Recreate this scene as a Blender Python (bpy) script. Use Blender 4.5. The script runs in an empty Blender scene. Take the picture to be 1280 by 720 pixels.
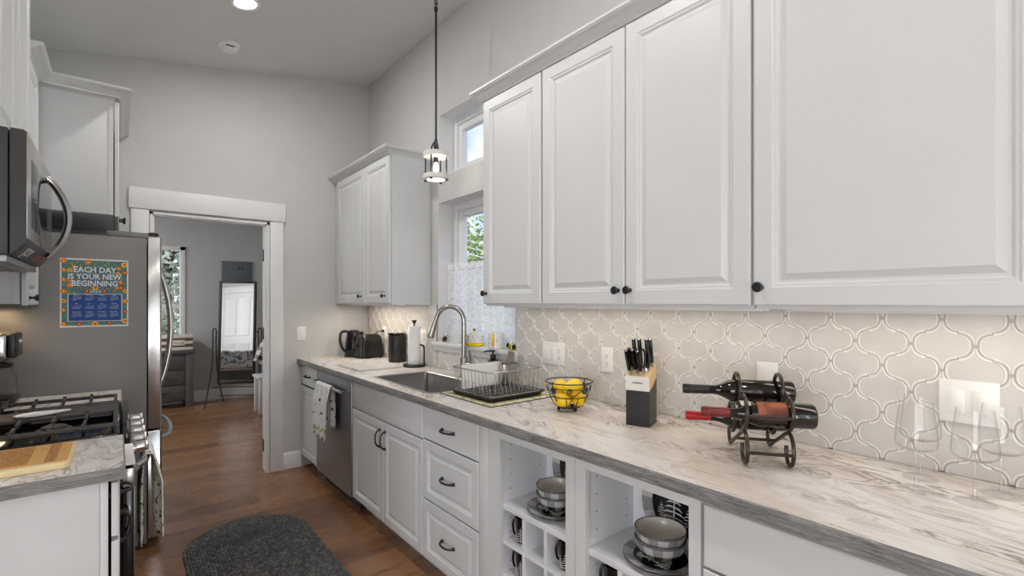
import bpy, bmesh, math, random
from mathutils import Vector, Matrix
random.seed(7)
S = bpy.context.scene
COL = S.collection
PI = math.pi

# ------------------------------------------------------------------ camera
F, VX, HY, EYE = 600.0, 147.5, 377.2, 1.394
yaw = math.atan((640 - VX) / F)
cam_d = bpy.data.cameras.new('camera')
cam = bpy.data.objects.new('camera', cam_d)
COL.objects.link(cam)
cam.location = (0, 0, EYE)
cam.rotation_euler = (PI / 2, 0, -yaw)
cam_d.sensor_width = 36
cam_d.lens = F / 1280 * 36
cam_d.shift_y = (HY - 360) / 1280
cam_d.clip_start = 0.05
S.camera = cam

# ------------------------------------------------------------------ view
S.view_settings.view_transform = 'Standard'
S.view_settings.look = 'None'
S.view_settings.gamma = 1
S.view_settings.use_curve_mapping = False
S.view_settings.exposure = 0.04
S.cycles.use_denoising = True
S.cycles.max_bounces = 10
S.cycles.diffuse_bounces = 5
S.cycles.glossy_bounces = 5
S.cycles.transmission_bounces = 10
S.cycles.transparent_max_bounces = 40
S.cycles.sample_clamp_indirect = 6
S.cycles.caustics_reflective = False
S.cycles.caustics_refractive = False

# ------------------------------------------------------------------ world: blue sky with white clouds
W = bpy.data.worlds.new('sky'); S.world = W; W.use_nodes = True
nt = W.node_tree; nt.nodes.clear()
def wn(t, **k):
    n = nt.nodes.new(t)
    for a, b in k.items(): setattr(n, a, b)
    return n
wo = wn('ShaderNodeOutputWorld'); wb = wn('ShaderNodeBackground')
tc = wn('ShaderNodeTexCoord'); no = wn('ShaderNodeTexNoise'); cr = wn('ShaderNodeValToRGB')
no.inputs['Scale'].default_value = 5.5; no.inputs['Detail'].default_value = 7
cr.color_ramp.elements[0].position = .40; cr.color_ramp.elements[0].color = (.20, .42, .86, 1)
cr.color_ramp.elements[1].position = .58; cr.color_ramp.elements[1].color = (.92, .95, 1, 1)
nt.links.new(tc.outputs['Generated'], no.inputs['Vector'])
nt.links.new(no.outputs['Fac'], cr.inputs['Fac'])
sx = wn('ShaderNodeSeparateXYZ'); nt.links.new(tc.outputs['Generated'], sx.inputs[0])
hz_ = wn('ShaderNodeValToRGB'); hz_.color_ramp.elements[0].position = .0; hz_.color_ramp.elements[0].color = (1, 1, 1, 1); hz_.color_ramp.elements[1].position = .30; hz_.color_ramp.elements[1].color = (0, 0, 0, 1)
nt.links.new(sx.outputs[2], hz_.inputs['Fac'])
mxs = wn('ShaderNodeMix', data_type='RGBA'); nt.links.new(hz_.outputs['Color'], mxs.inputs[0]); nt.links.new(cr.outputs['Color'], mxs.inputs[6]); mxs.inputs[7].default_value = (.98, .98, .97, 1)
nt.links.new(mxs.outputs[2], wb.inputs['Color'])
wb.inputs['Strength'].default_value = 1.25
nt.links.new(wb.outputs['Background'], wo.inputs['Surface'])

# ------------------------------------------------------------------ lights
def light(name, kind, loc, energy, color=(1, 1, 1), rot=(0, 0, 0), size=None, sy=None, radius=None, spot=None):
    d = bpy.data.lights.new(name, kind); d.energy = energy; d.color = color
    if kind == 'AREA':
        if sy: d.shape = 'RECTANGLE'; d.size = size; d.size_y = sy
        else: d.shape = 'DISK'; d.size = size
    if radius is not None: d.shadow_soft_size = radius
    if spot: d.spot_size = spot; d.spot_blend = .6
    o = bpy.data.objects.new(name, d); COL.objects.link(o); o.location = loc; o.rotation_euler = rot
    return o
sun = light('sun', 'SUN', (0, 0, 20), 3.6, (1, .96, .9), (0, math.radians(-45), 0)); sun.data.angle = .01
# fill lights added at invented, unseen windows behind the camera, living side and bedroom
DAY = (.925, .965, 1)
light('window_fill', 'AREA', (-2.2, -3.9, 1.35), 170, DAY, (PI / 2, 0, PI), 2.0, 2.2)
light('window_fill', 'AREA', (0.7, -3.9, 1.2), 250, DAY, (PI / 2, 0, PI), 1.6, 2.2)
light('window_fill', 'AREA', (-3.9, -1.0, 1.12), 88, DAY, (PI / 2, 0, -PI / 2), 2.4, 2.0)
light('window_fill', 'AREA', (-3.55, 6.4, 1.5), 45, DAY, (PI / 2, 0, -PI / 2), 1.2, 1.3)
light('bedroom_fill', 'AREA', (-.9, 6.3, 2.56), 32, (1, .97, .93), (0, 0, 0), .35)  # added lamp without a fixture, out of view, to fill the bedroom
WARM = (1, .89, .76)
light('undercabinet_light', 'AREA', (1.64, 1.32, 1.362), 1.25, WARM, (0, 0, 0), .05, 1.3)
light('undercabinet_light', 'AREA', (1.64, 0.05, 1.362), 1.25, WARM, (0, 0, 0), .05, 1.1)
light('undercabinet_light', 'AREA', (1.60, 3.68, 1.362), 2.6, (1, .88, .74), (0, 0, 0), .05, .9)
light('undercabinet_light', 'AREA', (-.45, 3.2, 1.362), .8, (1, .70, .40), (0, 0, 0), .05, .3)

# ------------------------------------------------------------------ node material helpers
def lin(c):
    return tuple((v / 12.92 if v <= .04045 else ((v + .055) / 1.055) ** 2.4) for v in c)
def rgb(r, g, b): return lin((r / 255, g / 255, b / 255))
class NM:
    def __init__(s, name):
        s.m = bpy.data.materials.new(name); s.m.use_nodes = True
        s.t = s.m.node_tree; s.b = s.t.nodes['Principled BSDF']; s.out = s.t.nodes['Material Output']
    def n(s, t, inputs=None, **k):
        n = s.t.nodes.new(t)
        for a, b in k.items(): setattr(n, a, b)
        for a, b in (inputs or {}).items():
            if hasattr(b, 'is_linked') or isinstance(b, bpy.types.NodeSocket): s.t.links.new(b, n.inputs[a])
            else: n.inputs[a].default_value = b
        return n
    def l(s, a, b): s.t.links.new(a, b)
    def coord(s, scale=(1, 1, 1), kind='Object', rot=(0, 0, 0), loc=(0, 0, 0)):
        tcn = s.n('ShaderNodeTexCoord')
        return s.n('ShaderNodeMapping', {'Vector': tcn.outputs[kind], 'Scale': scale, 'Rotation': rot, 'Location': loc}).outputs[0]
    def noise(s, vec, scale, detail=4, rough=.5, dist=0):
        return s.n('ShaderNodeTexNoise', {'Vector': vec, 'Scale': scale, 'Detail': detail, 'Roughness': rough, 'Distortion': dist}).outputs['Fac']
    def ramp(s, fac, stops):
        n = s.n('ShaderNodeValToRGB', {'Fac': fac}); e = n.color_ramp.elements
        while len(e) < len(stops): e.new(.5)
        for i, (p, c) in enumerate(stops): e[i].position = p; e[i].color = (*c, 1)
        return n.outputs['Color']
    def mix(s, fac, a, b, mode='MIX'):
        n = s.n('ShaderNodeMix', data_type='RGBA', blend_type=mode)
        for i, v in ((0, fac), (6, a), (7, b)):
            if isinstance(v, bpy.types.NodeSocket): s.l(v, n.inputs[i])
            elif i == 0: n.inputs[0].default_value = v
            else: n.inputs[i].default_value = (*v, 1)
        return n.outputs[2]
    def math(s, op, a, b=0.0, c=0.0):
        n = s.n('ShaderNodeMath', operation=op)
        for i, v in enumerate((a, b, c)):
            if isinstance(v, bpy.types.NodeSocket): s.l(v, n.inputs[i])
            else: n.inputs[i].default_value = v
        return n.outputs[0]
    def bump(s, h, strength=.2, dist=.01):
        s.l(s.n('ShaderNodeBump', {'Height': h, 'Strength': strength, 'Distance': dist}).outputs[0], s.b.inputs['Normal'])
    def col(s, c):
        if isinstance(c, bpy.types.NodeSocket): s.l(c, s.b.inputs['Base Color'])
        else: s.b.inputs['Base Color'].default_value = (*c, 1)
    def set(s, **k):
        for a, v in k.items():
            a = {'rough': 'Roughness', 'metal': 'Metallic', 'trans': 'Transmission Weight', 'ior': 'IOR', 'coat': 'Coat Weight', 'spec': 'Specular IOR Level', 'alpha': 'Alpha', 'sub': 'Subsurface Weight'}.get(a, a)
            if isinstance(v, bpy.types.NodeSocket): s.l(v, s.b.inputs[a])
            else: s.b.inputs[a].default_value = v

def plain(name, c, rough=.5, metal=0, var=.04, vscale=6, bump=0, bscale=200, **k):
    q = NM(name); v = q.coord()
    a = tuple(max(0, x * (1 - var)) for x in c); b = tuple(min(1, x * (1 + var)) for x in c)
    q.col(q.ramp(q.noise(v, vscale, 3), [(.3, a), (.7, b)]))
    q.set(rough=rough, metal=metal, **k)
    if bump: q.bump(q.noise(v, bscale, 2), bump, .002)
    return q.m
def glass(name, c=(1, 1, 1), rough=0, ior=1.45, thin=False):
    q = NM(name)
    if thin:
        lw = q.n('ShaderNodeLayerWeight', {'Blend': .5}); fz = q.math('ADD', q.math('MULTIPLY', q.math('POWER', lw.outputs['Facing'], 4.0), .30), .02); tr = q.n('ShaderNodeBsdfTransparent', {'Color': (*c, 1)})
        gl = q.n('ShaderNodeBsdfGlossy', {'Roughness': .0}); mx = q.n('ShaderNodeMixShader', {0: fz})
        q.l(tr.outputs[0], mx.inputs[1]); q.l(gl.outputs[0], mx.inputs[2]); q.l(mx.outputs[0], q.out.inputs[0])
    else:
        q.col(c); q.set(rough=rough, trans=1.0, ior=ior)
    return q.m
def emit(name, c, s):
    q = NM(name); q.col(c); q.b.inputs['Emission Color'].default_value = (*c, 1); q.b.inputs['Emission Strength'].default_value = s
    return q.m
def steel(name, c, rough=.25, axis=(1, 1, 60), bumpy=.05):
    q = NM(name); v = q.coord(axis); n = q.noise(v, 8, 3)
    q.col(q.ramp(n, [(.3, tuple(x * .92 for x in c)), (.7, c)])); q.set(metal=1.0, rough=rough)
    q.bump(n, bumpy, .001)
    return q.m

M = {}
M['cab'] = plain('white_cabinet_paint', rgb(217, 218, 218), .38, var=.01)
M['cabin'] = plain('white_melamine', rgb(228, 229, 232), .4, var=.01)
M['trim'] = plain('white_trim_paint', rgb(232, 232, 232), .4, var=.01)
M['wall'] = plain('greige_wall_paint', rgb(202, 201, 199), .75, var=.015, bump=.05, bscale=90)
M['ceil'] = plain('ceiling_paint', rgb(222, 222, 221), .85, var=.015, bump=.06, bscale=90)
M['bedwall'] = plain('blue_grey_wall_paint', rgb(196, 197, 197), .75, var=.015)
M['black'] = plain('black_plastic', rgb(26, 25, 25), .35, var=.1)
M['blackgloss'] = plain('black_gloss', rgb(14, 14, 15), .08, var=.05)
M['toasterblack'] = plain('brushed_black_metal', rgb(44, 41, 39), .28, .4, var=.1)
M['iron'] = plain('black_iron', rgb(30, 28, 27), .42, var=.15, bump=.1, bscale=300)
M['rackiron'] = plain('dark_bronze_iron', rgb(62, 53, 46), .3, .5, var=.15)
M['castiron'] = plain('cast_iron', rgb(66, 62, 60), .6, var=.1, bump=.15, bscale=500)
M['darkgap'] = plain('dark_void', rgb(14, 13, 13), .7)
M['ss'] = steel('stainless_steel', rgb(190, 188, 186), .2)
M['ssd'] = steel('dark_stainless', rgb(168, 170, 176), .42)
M['sink'] = steel('sink_steel', rgb(176, 174, 172), .32, (1, 1, 1))
M['nickel'] = steel('brushed_nickel', rgb(168, 163, 158), .27, (1, 1, 40))
M['chrome'] = plain('chrome', rgb(205, 205, 205), .08, 1.0, var=.02)
M['wire'] = plain('chrome_wire', rgb(190, 188, 186), .22, 1.0, var=.02)
M['fridgeside'] = plain('grey_fridge_side', rgb(122, 120, 118), .45, .25, var=.02, bump=.1, bscale=400)
M['mwside'] = plain('charcoal_microwave_case', rgb(52, 52, 53), .4, var=.05, bump=.05, bscale=400)
M['wplastic'] = plain('white_plastic', rgb(240, 239, 236), .3, var=.01)
M['wceramic'] = plain('white_ceramic', rgb(240, 238, 234), .15, var=.01)
M['paper'] = plain('paper_towel', rgb(246, 246, 246), .9, var=.01, bump=.3, bscale=160)
M['grout'] = plain('greige_grout', rgb(190, 183, 175), .8, var=.03)
def m_glass(nm, k0, k1):
    q = NM(nm); lw = q.n('ShaderNodeLayerWeight', {'Blend': .5})
    fz = q.math('ADD', q.math('MULTIPLY', q.math('POWER', lw.outputs['Facing'], 5.0), k1), k0)
    tr = q.n('ShaderNodeBsdfTransparent', {'Color': q.ramp(lw.outputs['Facing'], [(.0, (.999, .999, .999)), (.82, (.999, .999, .999)), (.97, (.90, .91, .92))])})
    gl = q.n('ShaderNodeBsdfGlossy', {'Roughness': .03}); mx = q.n('ShaderNodeMixShader', {0: fz})
    q.l(tr.outputs[0], mx.inputs[1]); q.l(gl.outputs[0], mx.inputs[2]); q.l(mx.outputs[0], q.out.inputs[0]); return q.m
M['glass'] = m_glass('clear_wine_glass', .022, 1.0); M['stemglass'] = m_glass('clear_stem_glass', .09, .9)
M['pane'] = glass('window_pane', thin=True)
M['carafe'] = glass('coffee_carafe_glass', thin=True, c=(.95, .95, .95))
M['yellow'] = plain('yellow_glaze', rgb(246, 206, 20), .25, var=.03)
M['blackglaze'] = plain('black_glaze', rgb(16, 15, 16), .12, var=.1)
M['treewhite'] = plain('white_tree_glaze', rgb(214, 212, 206), .3, var=.15, vscale=200)
M['creamglaze'] = plain('cream_glaze', rgb(226, 220, 208), .15, var=.04, vscale=60)
M['greyglaze'] = plain('grey_glaze', rgb(104, 104, 104), .25, var=.12, vscale=180)
M['wood'] = None
M['bulb'] = emit('bulb_glow', (1, .93, .8), 8)
M['canlens'] = emit('ceiling_light_lens', (1, .97, .92), 14)
M['whitewash'] = plain('whitewashed_wood', rgb(232, 229, 224), .6, var=.06, vscale=40)

def m_tile():
    q = NM('greige_arabesque_tile'); v = q.coord()
    q.col(q.ramp(q.noise(v, 9, 4), [(.3, rgb(205, 200, 194)), (.7, rgb(216, 212, 207))])); q.set(rough=.3)
    return q.m
M['tile'] = m_tile()
M['tilerim'] = plain('tile_edge_glaze_highlight', rgb(236, 233, 228), .15, var=.02)  # whiter glaze rim, with the bevel's highlight painted into its colour

def m_floor():
    q = NM('brown_wood_plank_floor'); v = q.coord((1, 1, 1))
    br = q.n('ShaderNodeTexBrick', {'Vector': v, 'Color1': (.15, .15, .15, 1), 'Color2': (.85, .85, .85, 1), 'Mortar': (0, 0, 0, 1), 'Scale': 1.0, 'Mortar Size': .0012, 'Brick Width': 1.22, 'Row Height': .168, 'Bias': 0.0})
    br.offset = .37
    tone = q.ramp(br.outputs['Color'], [(.1, rgb(118, 84, 58)), (.5, rgb(138, 100, 70)), (.9, rgb(160, 118, 84))])
    vs = q.coord((1.6, 14, 1)); g = q.noise(vs, 3.2, 7, .62, 1.2)
    c = q.mix(.8, tone, q.ramp(g, [(.28, (.42, .38, .34)), (.5, (.95, .93, .90)), (.72, (1.4, 1.36, 1.3))]), 'MULTIPLY')
    kn = q.noise(q.coord((2.2, 9, 1)), 5, 5, .7, 2)
    c = q.mix(q.ramp(kn, [(.62, (0, 0, 0)), (.72, (.75, .75, .75))]), c, rgb(52, 34, 22))
    c = q.mix(q.math('MULTIPLY', br.outputs['Fac'], .6), c, rgb(52, 34, 22))
    q.col(c); q.set(rough=q.ramp(g, [(.3, (.32, .32, .32)), (.7, (.20, .20, .20))])); q.bump(g, .12, .002)
    return q.m
M['floor'] = m_floor()

def m_counter():
    q = NM('marbled_laminate'); v = q.coord((1, .42, 1), rot=(0, 0, .18))
    w1 = q.noise(v, 2.6, 3, .5, .6)
    cv = q.n('ShaderNodeVectorMath', {0: v, 1: q.n('ShaderNodeCombineXYZ', {'X': w1, 'Y': w1, 'Z': 0.0}).outputs[0]}, operation='ADD').outputs[0]
    n1 = q.noise(cv, 4.2, 9, .64, 2.0)
    base = q.ramp(n1, [(.28, rgb(180, 168, 158)), (.38, rgb(210, 204, 199)), (.48, rgb(234, 231, 228)), (.58, rgb(224, 219, 214)), (.68, rgb(198, 189, 180)), (.8, rgb(176, 164, 152))])
    base = q.mix(q.ramp(q.noise(v, 1.9, 4, .55, 1.2), [(.48, (0, 0, 0)), (.66, (.45, .45, .45))]), base, rgb(208, 184, 156))  # tan patches, partly the laminate's own, partly warm light painted in
    st = q.noise(q.coord((6, 1.0, 1), rot=(0, 0, .25)), 2.6, 10, .74, 2.6)
    base = q.mix(q.ramp(st, [(.34, (.8, .8, .8)), (.44, (0, 0, 0))]), base, rgb(150, 130, 114))
    n2 = q.noise(cv, 3.0, 8, .62, 3.6)
    band = q.math('ABSOLUTE', q.math('SUBTRACT', n2, .5))
    vein = q.ramp(band, [(.0, (1, 1, 1)), (.010, (.6, .6, .6)), (.035, (0, 0, 0))])
    msk = q.ramp(q.noise(v, 4.2, 3), [(.42, (0, 0, 0)), (.58, (.95, .95, .95))])
    f = q.mix(1.0, vein, msk, 'MULTIPLY')
    q.col(q.mix(f, base, rgb(104, 84, 70))); q.set(rough=.3, spec=.45); return q.m
M['counter'] = m_counter()
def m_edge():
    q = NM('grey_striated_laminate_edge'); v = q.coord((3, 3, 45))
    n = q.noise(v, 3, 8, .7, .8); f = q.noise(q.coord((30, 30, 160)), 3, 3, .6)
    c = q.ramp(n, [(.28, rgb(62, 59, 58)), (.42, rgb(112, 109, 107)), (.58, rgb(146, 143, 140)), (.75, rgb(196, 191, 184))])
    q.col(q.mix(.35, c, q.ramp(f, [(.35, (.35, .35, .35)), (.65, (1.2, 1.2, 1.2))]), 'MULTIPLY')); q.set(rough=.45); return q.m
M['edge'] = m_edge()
def m_wood(name, c1, c2, scale=(1, 14, 14), rough=.5):
    q = NM(name); n = q.noise(q.coord(scale), 4, 6, .6, .8)
    q.col(q.ramp(n, [(.3, c1), (.7, c2)])); q.set(rough=rough); q.bump(n, .08, .002); return q.m
M['bamboo'] = m_wood('bamboo', rgb(206, 150, 82), rgb(226, 178, 112), (2, 40, 10), .45)
M['bamboolight'] = m_wood('pale_bamboo', rgb(232, 206, 150), rgb(242, 222, 176), (2, 40, 10), .45)
M['blockwood'] = m_wood('pale_block_wood', rgb(222, 186, 128), rgb(238, 208, 156), (10, 10, 1), .5)
M['greywood'] = m_wood('weathered_grey_wood', rgb(62, 60, 60), rgb(96, 93, 92), (2, 8, 14), .6)
M['greywood2'] = m_wood('weathered_grey_wood_post', rgb(74, 72, 71), rgb(108, 105, 103), (14, 8, 2), .6)
M['paddle'] = m_wood('grey_brown_wood', rgb(110, 100, 90), rgb(146, 134, 122), (14, 14, 3), .6)

def m_engrave():
    q = NM('engraved_bamboo'); v = q.coord(); n = q.n('ShaderNodeTexVoronoi', {'Vector': v, 'Scale': 120.0}, feature='DISTANCE_TO_EDGE').outputs['Distance']
    q.col(q.mix(q.ramp(n, [(.05, (1, 1, 1)), (.2, (0, 0, 0))]), rgb(206, 150, 82), rgb(146, 92, 40))); q.set(rough=.5); return q.m
M['engrave'] = m_engrave()
def m_lace():
    q = NM('white_lace'); uv = q.coord((1, 1, 1), 'UV')
    vo = q.n('ShaderNodeTexVoronoi', {'Vector': uv, 'Scale': 17.0, 'Randomness': .5}, feature='F1').outputs['Distance']
    ring = q.math('ABSOLUTE', q.math('SUBTRACT', vo, .3))
    dots = q.ramp(ring, [(.06, (1, 1, 1)), (.13, (0, 0, 0))])
    fl = q.ramp(q.noise(uv, 46, 3, .6), [(.48, (0, 0, 0)), (.56, (1, 1, 1))])
    sx = q.n('ShaderNodeSeparateXYZ', {0: uv}); 
    mesh = q.math('MULTIPLY', q.math('SINE', q.math('MULTIPLY', sx.outputs[0], 900.0)), q.math('SINE', q.math('MULTIPLY', sx.outputs[1], 900.0)))
    pat = q.mix(1.0, dots, fl, 'SCREEN')
    al = q.math('ADD', q.math('MULTIPLY', pat, .13), .80)
    di = q.n('ShaderNodeBsdfDiffuse', {'Color': (.97, .97, .97, 1)}); tl = q.n('ShaderNodeBsdfTranslucent', {'Color': (.98, .98, .98, 1)})
    m1 = q.n('ShaderNodeMixShader', {0: .5}); q.l(di.outputs[0], m1.inputs[1]); q.l(tl.outputs[0], m1.inputs[2])
    tr = q.n('ShaderNodeBsdfTransparent'); m2 = q.n('ShaderNodeMixShader', {0: al}); q.l(tr.outputs[0], m2.inputs[1]); q.l(m1.outputs[0], m2.inputs[2])
    q.l(m2.outputs[0], q.out.inputs[0]); return q.m
M['lace'] = m_lace()
def m_rug():
    q = NM('charcoal_braided_wool'); uv = q.coord((1, 1, 1), 'UV'); s = q.n('ShaderNodeSeparateXYZ', {0: uv})
    ring = q.math('FLOOR', s.outputs[1])
    ph = q.math('ADD', s.outputs[0], q.math('MULTIPLY', ring, .37))
    fv = q.math('FRACT', s.outputs[1]); zig = q.math('MULTIPLY', q.math('ABSOLUTE', q.math('SUBTRACT', fv, .5)), 1.2)
    st = q.math('FRACT', q.math('ADD', ph, zig))
    cell = q.n('ShaderNodeTexWhiteNoise', {'Vector': q.n('ShaderNodeCombineXYZ', {'X': q.math('FLOOR', q.math('ADD', ph, zig)), 'Y': ring, 'Z': 0.0}).outputs[0]}, noise_dimensions='3D').outputs['Value']
    c = q.ramp(cell, [(.0, rgb(92, 92, 94)), (.5, rgb(112, 111, 112)), (.85, rgb(136, 132, 129)), (1, rgb(170, 163, 154))])
    fl = q.noise(q.coord(), 260, 3, .6)
    c = q.mix(.6, c, q.ramp(fl, [(.35, (.5, .5, .5)), (.65, (1.35, 1.35, 1.3))]), 'MULTIPLY')
    q.col(c); q.set(rough=.95, spec=.1)
    q.bump(q.math('MULTIPLY', q.math('SINE', q.math('MULTIPLY', st, PI)), q.math('SINE', q.math('MULTIPLY', fv, PI))), .9, .006); return q.m
M['rug'] = m_rug()
def m_check(name, dark):
    # glazed buffalo check around a pot: cells by angle
    q = NM(name); s = q.n('ShaderNodeSeparateXYZ', {0: q.coord()})
    a = q.math('MULTIPLY', q.math('ARCTAN2', s.outputs[1], s.outputs[0]), 16 / (2 * PI))
    k = q.math('FLOORED_MODULO', q.math('FLOOR', a), 2.0)
    n = q.noise(q.coord(), 420, 2, .6)
    if dark: c = q.mix(k, rgb(46, 46, 50), rgb(120, 120, 120))
    else: c = q.mix(k, rgb(148, 148, 147), rgb(196, 195, 192))
    c = q.mix(.5, c, q.ramp(n, [(.38, (.55, .55, .55)), (.6, (1.2, 1.2, 1.2))]), 'MULTIPLY')
    q.col(c); q.set(rough=.25); return q.m
M['checkL'] = m_check('pale_check_glaze', False); M['checkD'] = m_check('dark_check_glaze', True)
def m_cloth(name, base, marks, scale, thr, rough=.9):
    q = NM(name); v = q.coord(); n = q.noise(v, scale, 3, .55, 1.6)
    q.col(q.ramp(n, [(thr, marks), (thr + .03, base)])); q.set(rough=rough, spec=.1); q.bump(q.noise(v, 900, 2), .2, .001); return q.m
def m_bees():
    q = NM('white_towel_dark_bees'); v = q.coord()
    nz = q.n('ShaderNodeTexNoise', {'Vector': v, 'Scale': 110.0}).outputs['Fac']
    d = q.n('ShaderNodeTexVoronoi', {'Vector': v, 'Scale': 19.0, 'Randomness': .6}).outputs['Distance']
    d2 = q.math('ADD', d, q.math('MULTIPLY', q.math('SUBTRACT', nz, .5), .55))
    q.col(q.ramp(d2, [(.17, rgb(50, 48, 44)), (.21, rgb(246, 246, 242))])); q.set(rough=.9, spec=.1); return q.m
M['beetowel'] = m_bees()
M['fernt'] = m_cloth('white_towel_fern_print', rgb(240, 238, 230), rgb(76, 80, 60), 26, .40)
M['greenstripe'] = plain('pale_green_stripe', rgb(196, 206, 140), .9)
M['duvet'] = m_cloth('blue_grey_floral_duvet', rgb(226, 230, 234), rgb(120, 134, 148), 9, .46)
def m_mat():
    q = NM('lemon_print_mat'); v = q.coord(); vo = q.n('ShaderNodeTexVoronoi', {'Vector': v, 'Scale': 34.0}).outputs['Distance']
    c = q.ramp(vo, [(.15, rgb(236, 206, 110)), (.3, rgb(240, 228, 190)), (.5, rgb(232, 226, 206)), (.6, rgb(176, 180, 120))])
    q.col(c); q.set(rough=.8); return q.m
M['mat'] = m_mat()
M['matedge'] = plain('grey_mat_edge', rgb(92, 94, 92), .8)
M['lemon'] = plain('lemon_skin', rgb(246, 204, 24), .35, var=.05, vscale=30, bump=.35, bscale=140)
M['bottleglass'] = plain('dark_bottle_glass', rgb(26, 20, 15), .07, var=.1)
M['foilred'] = plain('burgundy_foil', rgb(112, 34, 34), .35, .2, var=.06)
M['foilbright'] = plain('red_foil', rgb(170, 28, 36), .3, .2, var=.06)
M['foilblack'] = plain('black_foil', rgb(24, 24, 24), .35, var=.06)
def m_label():
    q = NM('rust_sunset_label'); s = q.coord(); n = q.noise(s, 22, 4)
    q.col(q.ramp(n, [(.35, rgb(62, 26, 22)), (.52, rgb(118, 54, 34)), (.72, rgb(168, 98, 58))])); q.set(rough=.5); return q.m
M['winelabel'] = m_label()
M['paperlabel'] = plain('white_label', rgb(226, 222, 214), .6)
M['brown'] = plain('brown_strap', rgb(120, 84, 52), .6)
def m_leaf(name, a, b):
    q = NM(name); q.col(q.ramp(q.noise(q.coord(), 1.6, 4), [(.3, a), (.7, b)])); q.set(rough=.55); return q.m
M['leaf'] = m_leaf('green_leaves', rgb(92, 128, 54), rgb(160, 188, 96))
M['leafp'] = m_leaf('grey_green_leaves', rgb(120, 140, 108), rgb(196, 206, 186))
M['bark'] = plain('bark', rgb(84, 70, 56), .9, var=.2)
M['grass'] = m_leaf('pale_concrete', rgb(206, 202, 196), rgb(222, 219, 214))
M['mirror'] = plain('mirror_glass', (.9, .9, .9), .01, 1.0, var=0)
M['panelgrey'] = plain('grey_panel_paint', rgb(104, 110, 116), .5, var=.03)

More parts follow.
